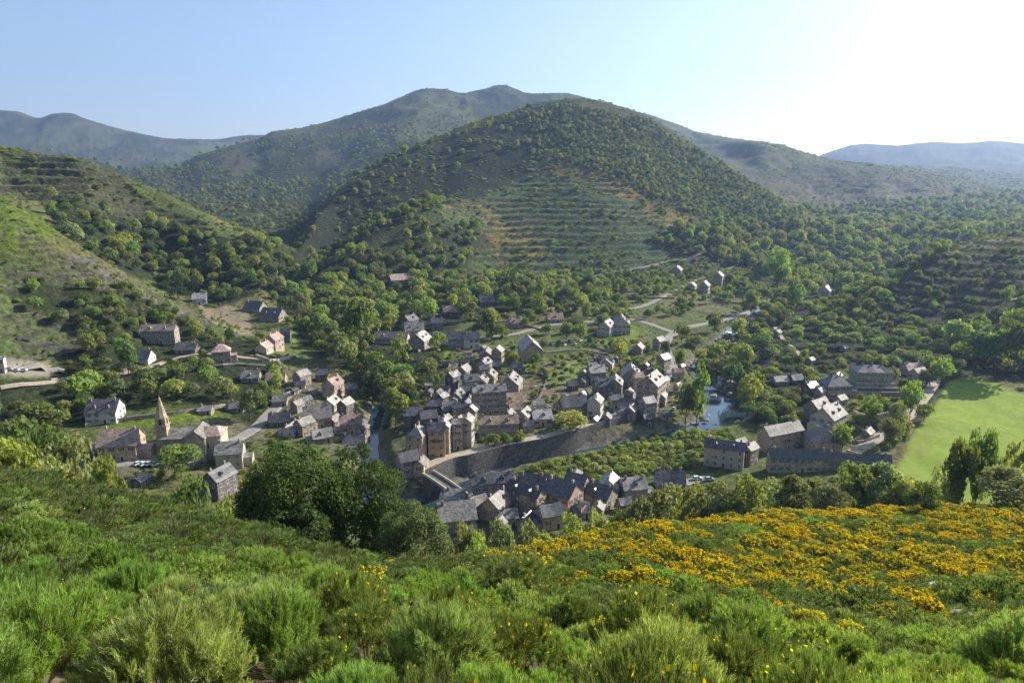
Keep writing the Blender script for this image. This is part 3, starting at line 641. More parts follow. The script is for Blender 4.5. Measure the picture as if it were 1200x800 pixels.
def roof_mesh(L, W, H, rise, hip, mt, over=.4, th=.2):
    """ridge along x. hip: 0 gable, else length taken off each end of the ridge"""
    bm = bmesh.new(); x = L / 2 + over; y = W / 2 + over; drop = over * rise / (W / 2); ze = H - drop + .05; zr = H + rise + .05
    xr = x - (hip + over if hip else 0)
    def ring(o):
        return [bm.verts.new(p) for p in ((-x,-y,ze+o),(x,-y,ze+o),(x,y,ze+o),(-x,y,ze+o),(-xr,0,zr+o),(xr,0,zr+o))]
    a = ring(0); t = ring(th)
    for vs, fl in ((a, 1), (t, 0)):
        for q in ((0,1,5,4),(2,3,4,5)): bm.faces.new([vs[i] for i in q])
        if hip:
            for q in ((1,2,5),(3,0,4)): bm.faces.new([vs[i] for i in q])
    if hip:
        for i, j in ((0,1),(1,2),(2,3),(3,0)): bm.faces.new((a[i], a[j], t[j], t[i]))
    else:
        for i, j in ((0,1),(1,5),(5,2),(2,3),(3,4),(4,0)): bm.faces.new((a[i], a[j], t[j], t[i]))
    bmesh.ops.subdivide_edges(bm, edges=[e for e in bm.edges if e.calc_length() > 2.5], cuts=3, use_grid_fill=True)
    rj = random.Random(int(L * 100 + W * 37)); ph = rj.uniform(0, 6); sg = rj.uniform(.08, .22)
    for v_ in bm.verts: v_.co.z += sg * (math.sin(v_.co.x * .7 + ph) * .5 - math.cos(v_.co.x / max(L, 1) * math.pi) * .8) + .05 * math.sin(v_.co.x * 2.3 + v_.co.y * 1.9 + ph)
    return fin(bm, 'roof', mt)
def wall_mesh(L, W, H, rise, hip, mt, deep=4, gable=True):
    bm = bmesh.new(); x, y = L / 2, W / 2
    b_ = [bm.verts.new(p) for p in ((-x,-y,-deep),(x,-y,-deep),(x,y,-deep),(-x,y,-deep))]
    t = [bm.verts.new(p) for p in ((-x,-y,H),(x,-y,H),(x,y,H),(-x,y,H))]
    for i, j in ((0,1),(1,2),(2,3),(3,0)): bm.faces.new((b_[i], b_[j], t[j], t[i]))
    if not hip:
        g0 = bm.verts.new((-x, 0, H + rise)); g1 = bm.verts.new((x, 0, H + rise))
        bm.faces.new((t[0], t[3], g0)); bm.faces.new((t[1], g1, t[2]))
        bm.faces.new((t[0], g0, g1, t[1])); bm.faces.new((t[3], t[2], g1, g0))
    else: bm.faces.new(t)
    bm.faces.new(b_[::-1])
    return fin(bm, 'wall', mt)
HOUSES = []
def dormer_mesh(k):
    bm = bmesh.new()
    b0 = [bm.verts.new(p) for p in ((-.7,-1,-.6),(.7,-1,-.6),(.7,1.2,-.6),(-.7,1.2,-.6),(-.7,-1,.7),(.7,-1,.7),(.7,1.2,.7),(-.7,1.2,.7),(0,-1,1.25),(0,1.2,1.25))]
    for q in ((0,1,5,8,4),(1,2,6,5),(3,0,4,7)): bm.faces.new([b0[i] for i in q])
    t0 = [bm.verts.new(p) for p in ((-.9,-1.2,.58),(.9,-1.2,.58),(.9,1.2,.58),(-.9,1.2,.58),(0,-1.2,1.36),(0,1.2,1.36))]
    for q in ((0,4,5,3),(1,2,5,4)): bm.faces.new([t0[i] for i in q]).material_index = 1
    boxv(bm, -.42, .42, -1.06, -.9, -.3, .7, 2)
    bmesh.ops.scale(bm, vec=(.72, .9, .7), verts=bm.verts)
    return fin(bm, 'dormer', [WALLM['g'], ROOFM[k], M['glass']])
DORM = {k: dormer_mesh(k if k != 'W' else 'L') for k in ROOFM}
bm = bmesh.new(); boxv(bm, -.5, .5, -1.1, .1, -.12, 0)
for k in range(9): boxv(bm, -.5 + k / 8 * .98, -.485 + k / 8 * .98, -1.08, -1.05, 0, 1.0)
boxv(bm, -.5, .5, -1.1, -1.03, 1.0, 1.06); BALC = fin(bm, 'balcony', M['door'])
def house(x0, x1, y0, y1, rot, hip, rf, wl, label, depth=.85, cat='house', name='stone_house', fl=None, pitch=.85, group='houses of the village', floor_h=2.9, door=True, chim=None, D=None, wins=True, hcap=None):
    r = random.Random(int(x0 * 31 + y1 * 7))
    xc = (x0 + x1) / 2
    if rot > 55 and xc > 760: rot -= (xc - 600) / 11
    if D is None:
        h = hit_px(xc, y1, 130)
        if h is None: h = Vector(pt(xc, y1, 300))
    else: h = Vector(pt(xc, y1, D))
    dist = h.y * CP - h.z * SP; s = dist / F
    wid = (x1 - x0) * s; a = R(rot); ca, sa = abs(math.cos(a)), abs(math.sin(a))
    # screen width = L*ca + W*sa with the long or short side chosen by depth
    L = wid / (ca + depth * sa) if wid else 10; W = L * depth
    if W > 13 and L > 16: W = 13
    dep = math.atan2(-h.z, h.y); ext = L * sa + W * ca
    rise = W / 2 * pitch
    tot = (y1 - y0) * s
    H = (tot - ext * .5 * math.sin(dep)) / math.cos(dep) - rise
    if H < 2.3: rise = max(.8, min(rise, rise + H - 2.3)); H = 2.3
    cap = 12.5 if ('tall' in label or 'tower' in label or 'four' in label or 'three' in label) else (7.5 if 'long' not in label else 8.5)
    if hcap: cap = hcap
    if H > cap:
        if D is None:
            y2 = y1 - (H - cap) * math.cos(dep) / s; h2 = hit_px(xc, y2, 130)
            if h2 is not None: h = h2
        H = cap
    # h is the nearest corner of the base on screen: push the centre back
    dv = Vector((h.x, h.y, 0)).normalized(); c = h + dv * ext * .42
    zb = h.z
    az = math.atan2(h.x, h.y)
    root = empty(name, (c.x, c.y, zb), a); tag(root, label, cat, group)
    W_ = part('wall', wall_mesh(L, W, H, rise, hip, WALLM[wl]), root)
    rfo = part('roof', roof_mesh(L, W, H, rise, min(W * .5, L * .42) * hip, ROOFM[rf]), root)
    nch = (1 + (L > 9)) if chim is None else chim
    for k in range(nch):
        sx = (-1, 1)[k % 2] * (L * .5 - .9) * (.45 if hip else .9)
        part('chimney', CHIM['g' if wl in 'gdw' else 't' if wl == 't' else 'c'], rfo, (sx, r.uniform(-.12, .12) * W, H + rise * .92))
    sc_ = r.random()
    if L > 8 and not hip and y1 > 345 and sc_ < .55:
        for kx in ((-.22, .22) if L > 13 else (r.uniform(-.2, .2),)):
            yy = -W * .27; zz = H + rise * .46
            dm = part('dormer', DORM[rf], rfo, (kx * L, yy, zz))
    if W > 5.5 and y1 > 345 and .3 < sc_ < .75 and 'long' not in label:
        aw, al, ah = W * .6, L * .35, max(2.2, H * .55); sd_ = -1 if sc_ < .5 else 1
        an = part('annex', wall_mesh(al, aw, ah, .9, 0, WALLM[wl]), root, (sd_ * (L / 2 + al / 2 - .15), r.uniform(-.1, .1) * W, 0))
        part('annex_roof', roof_mesh(al, aw, ah, .9, 0, ROOFM[rf], .25), an)
    if H > 7.5 and y1 > 400 and sc_ > .5 and wl in 'gcto':
        part('balcony', BALC, root, (0, -W / 2, H * .62), (min(L * .5, 3.5), 1, 1))
    if wins:
        floors = fl or max(1, int((H + .3) / floor_h)); fh = H / floors; wm = WIN[r.choice((0, 1, 1, 2)) if wl != 'd' else 0]
        ww = .95; used_door = False
        for (nx, ny, ln, off) in ((0,-1,L,W/2),(1,0,W,L/2),(0,1,L,W/2),(-1,0,W,L/2)):
            wn = Vector((nx * math.cos(a) - ny * math.sin(a), nx * math.sin(a) + ny * math.cos(a)))
            if wn.dot(Vector((-c.x, -c.y)).normalized()) < .15: continue
            n = max(1, int(ln / 2.9)); rz = math.atan2(nx, -ny) if nx else (0 if ny < 0 else math.pi)
            for f_ in range(floors):
                for k in range(n):
                    if r.random() < .12: continue
                    u = (k + .5 - n / 2) * ln / n; z = f_ * fh + fh * .55
                    px_, py_ = nx * off + (-ny) * u * 1.0, ny * off + nx * u
                    if f_ == 0 and door and not used_door and k == n // 2:
                        part('door', DOOR, root, (px_, py_, .02), rz=rz); used_door = True; continue
                    part('window', wm, root, (px_, py_, z), (ww, 1, min(1, fh / 3.0)), rz)
    OCC.append((c.x, c.y, max(L, W) * .55 + 1))
    HOUSES.append((x0, x1, y0, y1, dist))
    return root, L, W, H, rise
hs = '''
0 8 417 437 10 0 W w|white cottage cut by the left edge of the photo beside parked vans
169 209 379 409 4 0 P g|long two storey house with pinkish roof high on the left slope
154 179 409 425 3 0 S w|low white house just below the long pink roofed one
208 233 401 414 5 0 S d|low dark roofed barn right of the long pink roofed house
248 273 402 426 20 1 P g|square stone house with hipped pinkish roof on the left slope
107 144 466 496 8 0 S w|white walled house with dark roof standing alone above the church
122 169 500 540 10 0 P t|large stone house with two rows of windows left of the church
106 124 517 533 75 0 L g|small lean-to with pale roof joined to left of large stone house
158 174 556 570 80 0 W d|little shed with a bright triangular roof below the row of white cars
255 289 516 549 12 0 L c|cream gabled house with dormer roof right of the church
243 277 546 588 68 0 S d|dark stone house with a bright verge at the edge of the big trees
234 250 475 486 5 0 L g|small hut on the green terrace above the church
226 244 343 357 15 0 W w|white house at top of bare earth on left slope
288 312 352 366 -12 0 S g|first dark long roof of the farm beyond the left slope
306 336 360 377 -14 0 S g|second dark long roof of the farm beyond the left slope
302 318 400 414 85 0 P c|small cream house with bright roof below the green lawn
313 331 390 410 78 0 P p|pink walled two storey house left of the green lawn
330 342 384 402 5 0 S d|narrow dark house against the green lawn
284 306 433 448 8 0 L g|low stone house above the left terraces
313 336 435 450 6 0 B t|low brown stone shed above the left terraces
345 364 433 452 62 0 L g|grey house with bright gable at the head of the left quarter
369 386 432 448 20 0 S d|dark roofed house behind the tall pinkish one in the left quarter
380 402 441 468 75 0 P t|tall pinkish stone house at the top of the left quarter
316 342 482 500 8 0 S d|dark slate roofed house at the left end of the left quarter
330 353 495 511 80 0 W w|white roofed small house just above the big dark trees
346 369 488 512 60 0 L g|grey gabled house next to the white roofed one in the left quarter
354 392 474 503 18 0 L g|broad grey roofed house in the middle of the left quarter
379 398 464 482 82 0 W c|small house with white roof near the top of the left quarter
397 415 466 492 70 0 W d|tall dark house with curved white edge in the left quarter
397 426 485 510 20 0 P t|house with sunlit pinkish roof at right end of the left quarter
364 392 501 520 24 0 L g|low grey house just behind the big dark trees
400 428 508 526 16 0 S g|dark roofed house low at right end of the left quarter
418 433 494 528 80 1 L g|narrow round cornered house at the river end of the left quarter
439 480 388 403 -6 0 P c|long low building with pale roofs in the trees north of the village
470 491 368 392 60 0 S d|dark gabled house at the north edge of the village
474 498 377 395 8 0 L p|reddish walled house in the trees at the north edge
480 505 388 410 78 0 W g|grey house with white roof beside the long low building
525 546 388 408 4 0 S g|left house of the shaded bluish pair north of the village
543 562 389 408 4 0 S w|right house of the shaded bluish pair north of the village
604 638 395 423 98 0 W g|barn under the largest white roof north of the village
562 579 408 425 84 0 W g|narrow house with white roof in the upper village row
576 591 405 429 78 0 W t|tall sunlit house with white roof in the upper village row
559 577 419 436 62 0 S g|dark gabled house below the upper row of white roofs
535 553 427 442 70 0 L g|small house with dull roof left of the upper village
522 540 434 462 58 0 S d|dark house with one white gable edge at the village west side
541 562 438 458 22 0 S g|dark roofed house in the middle of the upper village
556 573 439 455 80 0 L t|house with pale roof below the upper row
551 579 450 470 18 0 L g|wide grey roofed house behind the long three storey house
585 613 437 462 80 0 L g|house with pink grey roof and shaded blue wall
552 594 450 490 14 0 L g|long three storey stone house in the centre of the village
586 617 459 482 16 0 B t|brown roofed house beside the long three storey house
623 638 467 483 10 0 L w|tiny white house among the gardens east of the centre
526 546 456 471 76 0 L g|house with a pale strip of roof at the west of the centre
527 546 470 492 30 1 L t|round ended tan house in the western cluster
545 562 473 494 74 0 W g|small house with bright white gable roof in the western cluster
472 496 476 500 12 0 S d|dark roofed house beside the trees at the village west end
490 514 480 502 20 0 S d|second dark roofed house at the village west end
514 530 486 506 70 0 L g|narrow grey house in the western cluster
478 504 498 542 76 1 L t|tan tower like house with hipped roof at the quay corner
502 523 494 546 4 0 S o|tall ochre four storey house facing the quay
512 530 490 536 84 0 W g|tall narrow house with pale roof next to the ochre one
529 543 490 530 12 0 L g|slim four storey house with balconies on the quay
540 556 486 524 82 0 W c|four storey cream house with bright roof on the quay
560 608 486 512 8 0 B t|long low brown roofed row behind the quay trees
603 625 478 502 70 0 L g|gabled house between the long brown row and the white roof
621 647 479 500 12 0 W c|low house with broad white roof by the big round tree
464 494 528 566 30 0 S g|big dark house on the river corner below the tan tower
486 502 536 578 78 0 L t|tan walled house at the near end of the bridge
699 722 374 398 62 0 L c|gabled left half of the large villa on the lawn
717 739 369 394 84 0 W c|right half of the large villa with the white roof
701 721 418 434 74 0 W g|small house with pale patchy roof above the gardens
687 709 427 450 14 0 W g|house with white front roof beside the gardens
727 751 427 452 84 0 W g|house with large white sloping roof east of the centre
739 754 436 458 20 0 B t|brown house tucked behind the large white sloping roof
694 716 443 466 10 0 S d|dark slate roofed house in the middle of the east quarter
709 731 440 466 78 0 W g|house with twin white gables in the east quarter
655 688 462 486 14 0 S t|house with blue slate roof near the big round tree
687 708 462 490 72 0 W w|white two storey house with bright roof by the main street
742 782 434 486 76 0 W g|very tall four storey building with white roof at the bend of the street
764 783 457 476 86 0 L g|low annexe with sunlit strip roof right of the tall building
748 768 464 492 30 0 L g|grey house below the tall building by the street
730 748 474 494 62 0 L g|small gabled house at the street below the tall building
764 780 394 411 60 0 W g|small gabled house left of the street bend
768 786 414 438 62 0 S g|dark house leaning on the street bend
785 801 311 322 84 0 W g|upper small white roofed house above the hillside road
805 817 331 340 82 0 W g|smallest of three white roofed houses below the hillside road
817 833 329 344 84 0 W g|middle of three white roofed houses below the hillside road
833 849 318 336 86 0 W g|square grey house with white roof highest of the three by the road
875 884 303 311 84 0 W g|tiny white roof at the end of the hillside road
858 866 285 292 84 0 W g|tiny white roof above the end of the hillside road
957 977 334 346 86 0 W w|white roofed farm in the mouth of the gorge
452 484 320 342 30 0 P d|big dark house with pink roof at the foot of the hill
960 992 437 472 5 1 S g|square house with dark hipped roof left of the school
952 968 453 470 72 0 W g|small white roofed house in front of the hipped one
938 958 446 474 60 0 S d|shaded gabled house behind the white factory roofs
1055 1081 424 440 10 0 P p|low building with tan pink roofs right of the school
823 872 514 558 -22 0 S c|long barn with dark roof and pale wall left of the mill
855 876 513 536 60 0 W g|small house with crossing white roofs behind the barn
866 888 518 548 66 0 L g|grey house between the barn and the mill
884 941 494 534 24 0 L t|long mill wing with pale roof and chimneys
942 980 499 530 -6 1 S t|tan mill house with dark mansard roof
946 992 472 506 76 0 W c|hall under the biggest white roof of the mill
940 972 466 494 66 0 W g|second white roofed hall behind the biggest one
897 969 524 570 -3 0 S t|very long dark roofed building in front of the mill
965 1041 530 562 -6 0 S g|low dark extension running right from the long building
1007 1024 501 516 80 0 W g|small shed with white roof beside the lane
766 802 550 574 -6 0 S g|dark roofed barn among shrubs left of the long barn
606 642 554 580 -12 0 S g|dark roof at the back of the near quarter
510 560 586 626 12 0 L g|grey slab roofed house nearest the bridge
545 573 580 610 30 0 L g|grey roofed house with a dormer beside the bridge end
550 604 554 592 14 0 S g|long dark roofed house along the river bank
562 602 576 612 62 0 L g|gabled grey house in the near quarter west side
592 640 566 612 -40 0 S t|house with a long bright verge and tan chimney wall
634 684 560 610 -38 0 S p|largest blue slate roofed house of the near quarter
660 692 554 588 -30 0 S g|slate roofed house behind the largest blue one
684 724 566 596 -38 0 S g|slate roofed house with bright verge east of the largest blue one
700 728 556 584 76 0 W w|white gabled house in the near quarter
724 757 558 588 12 0 L g|grey roofed house with facing gable at east end of the near quarter
628 660 590 622 20 0 S p|reddish walled low house in front of the near quarter
500 517 468 486 10 0 S d|dark roofed house at the shaded west edge behind the round ended tan house
512 526 460 478 60 0 S d|narrow dark gabled house west of the pale strip roof
560 574 427 442 20 0 S g|little dark roofed house below the tall sunlit one of the upper row
566 583 433 449 78 0 L t|little pale roofed house between the upper row and the long stone house
538 552 452 465 14 0 S d|low dark house under the small dull roofed one in the upper village
545 560 462 477 80 0 W g|small house with bright roof touching the left end of the long stone house
590 604 480 494 74 0 L g|small gabled house peeping over the long brown roofed row
612 626 492 506 8 0 S g|low slate roofed annexe under the broad white roof
596 613 471 485 6 0 B t|small brown roofed annexe behind the long brown row
570 585 452 466 80 0 L g|grey gable rising just behind the long three storey house
516 529 476 492 30 0 S d|shaded slate house left of the bright gable in the western cluster
533 546 486 500 70 0 P t|small tan roofed house behind the quay houses
545 557 472 486 12 0 S d|dark slate roof squeezed behind the bright white gable
648 661 469 481 70 0 L g|small gabled house left of the blue slate roof
640 652 486 498 6 0 L g|low outbuilding between the white roof and the big round tree
664 677 446 458 10 0 S d|dark shed at the lower edge of the gardens
676 690 434 448 72 0 L g|small grey house at the right edge of the gardens
712 727 462 479 16 0 S g|slate roofed house below the twin white gables
730 743 455 470 70 0 L g|small gabled house between twin gables and the tall building
722 737 478 494 20 0 S t|low tan house beside the street under the twin gables
704 717 484 499 76 0 L g|small gabled house on the street right of the white two storey house
752 766 484 500 10 0 S d|dark low house on the river side under the tall building
772 785 441 454 70 0 L g|small grey house between the tall building and the street bend
788 800 431 445 8 0 B t|brown roofed cabin on the river side of the street bend
788 800 448 461 70 0 L g|small cabin with pale roof near the rapids
715 728 402 413 8 0 S d|low dark shed below the lawn of the villa
740 756 402 415 66 0 L g|small stone house right of the villa lawn
598 612 424 437 8 0 S g|low slate roof below the barn with the largest white roof
584 607 596 618 10 0 L g|low grey roofed house in front of the long bright verge
606 628 602 624 60 0 S g|dark gabled house at the front of the near quarter
520 546 572 592 8 0 L g|low grey house wedged at the bridge end
668 692 590 608 14 0 S g|low slate roofed house in front of the largest blue roof
692 710 588 604 70 0 L t|small tan gabled house near the yellow slope
534 560 616 640 14 0 S d|low dark house lowest of the near quarter
574 594 608 628 64 0 L g|small pale gabled house lowest in the near quarter
320 338 462 477 12 0 L g|grey roofed cottage above the left quarter beside the green strip
342 357 468 484 66 0 L g|small gabled cottage above the broad grey roof of the left quarter
406 420 450 466 20 0 S d|dark cottage right of the tall pinkish stone house
384 400 486 501 72 0 L g|small gabled house behind the one with sunlit pinkish roof
404 420 522 538 14 0 L g|low grey roofed house peeping between the big trees
270 287 470 483 8 0 L g|grey cottage at the right end of the green terrace
504 520 372 387 12 0 S d|dark roofed house in the trees right of the reddish walled house
518 536 358 371 10 0 P d|farm building in the trees at the foot of the hill left side
560 580 346 359 12 0 S d|dark barn in the trees at the foot of the hill right side
640 660 366 378 8 0 B t|low brown shed along the road left of the villa
596 612 372 384 10 0 P p|reddish low shed by the hedge north of the village
904 922 440 451 8 0 W g|white roofed shed in the orchards nearest the pool
944 955 418 427 70 0 W g|tiny white hut in the middle of the orchards
984 994 404 412 70 0 W g|tiny white hut high in the orchards
906 916 386 395 70 0 W g|tiny white hut at the start of the orchard path
976 992 462 476 66 0 L g|low gabled house under the shaded school building
924 940 438 450 12 0 S d|dark roofed cottage in the orchards left of the square hipped house
1064 1086 430 446 70 0 P c|low cream building beside the tan pink roofs near the meadow
'''
for ln in hs.strip().splitlines():
    a_, lab = ln.split('|'); q = a_.split()
    x0, x1, y0, y1, rot = map(float, q[:5]); hip = int(q[5])
    kw = {}
    if lab.startswith('low dark extension') or lab.startswith('very long'): kw = dict(depth=.2 if 'very' in lab else .17, pitch=1.25, hcap=6.5 if 'very' in lab else 3.5)
    elif 'long' in lab and (x1 - x0) > 36: kw = dict(depth=.38)
    elif rot > 55: kw = dict(depth=.75)
    if y1 < 345: kw['wins'] = (x1 - x0) > 14
    if (x1 - x0) < 14: kw['chim'] = 0
    nm = 'stone_house'
    for k_, v_ in (('barn', 'barn'), ('shed', 'shed'), ('hut', 'hut'), ('mill', 'mill_building'), ('hall', 'mill_hall'), ('villa', 'villa')):
        if k_ in lab: nm = v_
    HS = house(x0, x1, y0, y1, rot, hip, q[6], q[7], lab, name=nm, cat={'barn':'barn','shed':'shed','hut':'hut'}.get(nm, 'house' if 'mill' not in nm else 'mill building'), **kw)

# small outbuildings wedged between the houses, alike in the photo
ro = random.Random(77); placed = 0
for k in range(2500):
    poly = ro.choice([[(470,500),(520,430),(560,405),(600,425),(600,500),(540,520),(490,530)], [(640,470),(700,420),(800,430),(790,500),(700,505)], [(520,620),(560,560),(640,560),(750,560),(750,600),(640,630),(560,640)], [(300,490),(350,440),(430,490),(430,530),(360,520)], [(480,480),(620,470),(640,505),(560,520)], [(940,445),(1000,440),(1000,475),(950,480)]])
    px, py = ro.uniform(460, 1000) if poly[0][0] > 900 else ro.uniform(300, 820), ro.uniform(405, 640)
    if not bool(inpoly(np.array(px), np.array(py), poly)): continue
    h = hit_px(px, py, 130)
    if h is None: continue
    rr_ = ro.uniform(2.2, 3.4)
    if any((h.x - a) ** 2 + (h.y + 2 - b_) ** 2 < (c_ * .88 + rr_) ** 2 for a, b_, c_ in OCC): continue
    if min(abs(h.y - 248) + abs(h.x + 25) * .3, 99) < 16 and px < 560: continue
    if river_dist(np.array([h.x]), np.array([h.y]))[0][0] < 4: continue
    dd_ = h.y * CP - h.z * SP; wp = rr_ * 1.9 * F / dd_
    house(px - wp / 2, px + wp / 2, py - wp * ro.uniform(.75, 1.05), py, ro.choice([8, 14, 60, 74, 20, -20]), 0, ro.choice('SSSLLBS'), ro.choice('ggdtdc'), 'small outbuilding wedged between the larger houses of the village', cat='outbuilding', name='outbuilding', group='outbuildings between the houses', chim=0, hcap=5)
    placed += 1
    if placed >= 75: break
print('outbuildings', placed)
# dry stone garden and terrace walls
def drywall(pl, hgt, label, mt='g', th=.6):
    pts = []
    for p in catmull(pl, 6):
        h = hit_px(p[0], p[1], 130)
        if h is not None and (not pts or (h - pts[-1]).length > 1.0): pts.append(h)
    if len(pts) < 2: return
    bm = bmesh.new(); prev = None
    for i, p in enumerate(pts):
        t = pts[min(i + 1, len(pts) - 1)] - pts[max(i - 1, 0)]; t.z = 0; t.normalize(); n = Vector((-t.y, t.x, 0)) * th / 2; j = .15 * math.sin(i * 2.3)
        cur = [bm.verts.new(q) for q in (p - n + Vector((0, 0, -1.5)), p - n + Vector((0, 0, hgt + j)), p + n + Vector((0, 0, hgt + j)), p + n + Vector((0, 0, -1.5)))]
        if prev:
            for k in range(3): bm.faces.new((prev[k], prev[k + 1], cur[k + 1], cur[k]))
        else: bm.faces.new(cur)
        prev = cur
    bm.faces.new(prev[::-1])
    tag(link(bpy.data.objects.new('stone_wall', fin(bm, 'stone_wall', WALLM[mt]))), label, 'wall', 'dry stone walls')
for pl, hg, lb, mt in (([(100,500),(150,492),(230,482),(300,470)], 1.6, 'stone wall under the green terrace above the church', 'g'), ([(60,446),(110,440),(150,434)], 1.2, 'short stone wall along the lower left track', 'g'),
    ([(130,446),(180,440),(240,432),(300,428)], 1.3, 'stone wall below the path of the left slope', 'd'), ([(250,430),(280,428),(330,432)], 1.3, 'stone wall before the low stone sheds', 'c'),
    ([(620,456),(650,452),(690,452)], 1.4, 'wall closing the bottom of the gardens', 'g'), ([(640,414),(680,411),(710,416)], 1.3, 'wall under the car park above the gardens', 'c'),
    ([(600,440),(625,438),(640,446),(630,470)], 1.3, 'wall along the left of the gardens', 'd'), ([(640,476),(660,484),(690,490)], 1.2, 'wall below the lane to the blue slate roof', 'g'),
    ([(700,408),(730,414),(760,408)], 1.3, 'wall beneath the villa lawn', 'c'), ([(490,412),(520,404),(540,412)], 1.2, 'wall of the small meadow beside the long low building', 'g'),
    ([(700,345),(750,342),(800,338)], 1.4, 'terrace wall below the hillside road', 'd'), ([(690,352),(740,350),(790,350)], 1.4, 'lower terrace wall between two roads', 'd'),
    ([(800,360),(840,356),(870,356)], 1.4, 'terrace wall under the three white roofs', 'd'), ([(560,384),(600,380),(640,388)], 1.3, 'wall along the field road north of the village', 'g'),
    ([(985,512),(1005,520),(1030,512)], 1.6, 'low wall around the yard of the white shed', 'g'), ([(1000,484),(1020,490),(1045,484)], 1.6, 'pale wall below the gardens of the school', 'c'),
    ([(760,590),(790,584),(830,582)], 1.2, 'wall beside the lane of the long barn', 'g'), ([(560,414),(545,422),(530,434)], 1.4, 'wall at the west edge of the upper village', 'd'),
    ([(300,418),(320,424),(345,418)], 1.8, 'pale terrace wall under the pink walled house', 'c'), ([(20,398),(80,406),(150,398)], 1.2, 'wall crossing the left slope below the terraces', 'd')):
    drywall(pl, hg, lb, mt)
# ---- church
h = hit_px(219, 535, 130); d_ = h.y * CP - h.z * SP; s = d_ / F
root = empty('church', (h.x, h.y + 5, h.z), R(8)); tag(root, 'stone church with slender bell tower and pointed spire beside the parking', 'church')
def mv(me, x, y, z=0):
    me.transform(Matrix.Translation((x, y, z))); return me
Lc = 66 * s
part('nave', mv(wall_mesh(Lc * .95, 9, 8, 3, 0, WALLM['t'], 5), 0, 0), root)
nr = part('nave_roof', mv(roof_mesh(Lc * .95, 9, 8, 3, 0, ROOFM['L']), 0, 0), root)
part('transept', mv(wall_mesh(12, 7.5, 8.6, 3.4, 0, WALLM['t'], 5), 0, 0), root, (Lc * .18, -2.2, 0), rz=R(90))
part('transept_roof', roof_mesh(12, 7.5, 8.6, 3.4, 0, ROOFM['L']), root, (Lc * .18, -2.2, 0), rz=R(90))
part('choir', wall_mesh(8.5, 10.5, 8.8, 2.6, 1, WALLM['c'], 5), root, (Lc * .40, -.5, 0))
part('choir_roof', roof_mesh(8.5, 10.5, 8.8, 2.6, 2.8, ROOFM['P']), root, (Lc * .40, -.5, 0))
bm = bmesh.new(); boxv(bm, -1.7, 1.7, -1.7, 1.7, -5, 12.0); boxv(bm, -2, 2, -2, 2, 12.0, 12.5); boxv(bm, -1.6, 1.6, -1.6, 1.6, 12.5, 15.2)
for k in range(4):
    a = k * math.pi / 2; mtx = Matrix.Rotation(a, 4, 'Z')
tw = part('bell_tower', fin(bm, 'bell_tower', WALLM['t']), root, (-Lc * .43, -1.5, 0), (1.25, 1.25, 1.08))
bm = bmesh.new(); bmesh.ops.create_cone(bm, segments=8, radius1=1.9, radius2=.05, depth=8.5, cap_ends=True); bmesh.ops.translate(bm, verts=bm.verts, vec=(0, 0, 19.6))
part('spire', fin(bm, 'spire', WALLM['t']), tw)
bm = bmesh.new(); boxv(bm, -.06, .06, -.06, .06, 23.8, 25.6); boxv(bm, -.5, .5, -.06, .06, 24.7, 24.85); part('cross', fin(bm, 'cross', M['door']), tw)
bm = bmesh.new(); boxv(bm, -.45, .45, -.05, .1, 12.8, 14.8); opn = fin(bm, 'bell_opening', M['glass'])
for k in range(4): part('bell_opening', opn, tw, (math.sin(k * math.pi / 2) * 1.62, -math.cos(k * math.pi / 2) * 1.62, 0), rz=k * math.pi / 2)
for k in range(4): part('window', WIN[0], root, (-Lc * .32 + k * 3.1, -4.52, 4.2), (.75, 1, 1.6))
part('window', WIN[0], root, (Lc * .18 - 0, -8.22, 5), (.9, 1, 2)); 
for k in range(2): part('window', WIN[0], root, (Lc * .36 + k * 3, -5.78, 4.6), (.8, 1, 1.6))
part('door', DOOR, root, (-Lc * .2, -4.53, 0), (1.5, 1, 1.4))
OCC.append((h.x, h.y + 5, 14)); HOUSES.append((184, 253, 472, 537, d_))

# ---- school on its walled terraces
h = hit_px(1030, 464, 200); d_ = h.y * CP - h.z * SP; s = d_ / F
root = empty('school_building', (h.x, h.y + 9, h.z), R(-4)); tag(root, 'large shaded building with dark hipped roof raised on banded terraces by the meadow', 'building')
Wd = 46 * s
for k in range(3):
    bm = bmesh.new(); boxv(bm, -Wd * .58 + k, Wd * .58 - k, -9 + k * 2.2, 8, -4, 1.8 * (k + 1)); part('terrace_wall', fin(bm, 'terrace_wall', WALLM[('g', 'd', 'g')[k]]), root)
    bm = bmesh.new(); boxv(bm, -Wd * .585 + k, Wd * .585 - k, -9.15 + k * 2.2, -8.7 + k * 2.2, 1.8 * (k + 1), 1.8 * (k + 1) + .8); part('parapet', fin(bm, 'parapet', WALLM['c']), root)
part('wall', wall_mesh(Wd * .9, 11, 6.5, 3, 1, WALLM['g'], 0), root, (0, 2, 5.4)); rfo = part('roof', roof_mesh(Wd * .9, 11, 6.5, 3, 5, ROOFM['S']), root, (0, 2, 5.4))
for k in range(3): part('chimney', CHIM['g'], rfo, (-Wd * .25 + k * Wd * .25, 0, 9.2))
for f_ in range(2):
    for k in range(9): part('window', WIN[0], root, ((k - 4) * Wd * .098, -3.52, 5.4 + 1.7 + f_ * 3.1), (1, 1, 1))
OCC.append((h.x, h.y + 9, 16)); HOUSES.append((1003, 1057, 424, 464, d_))

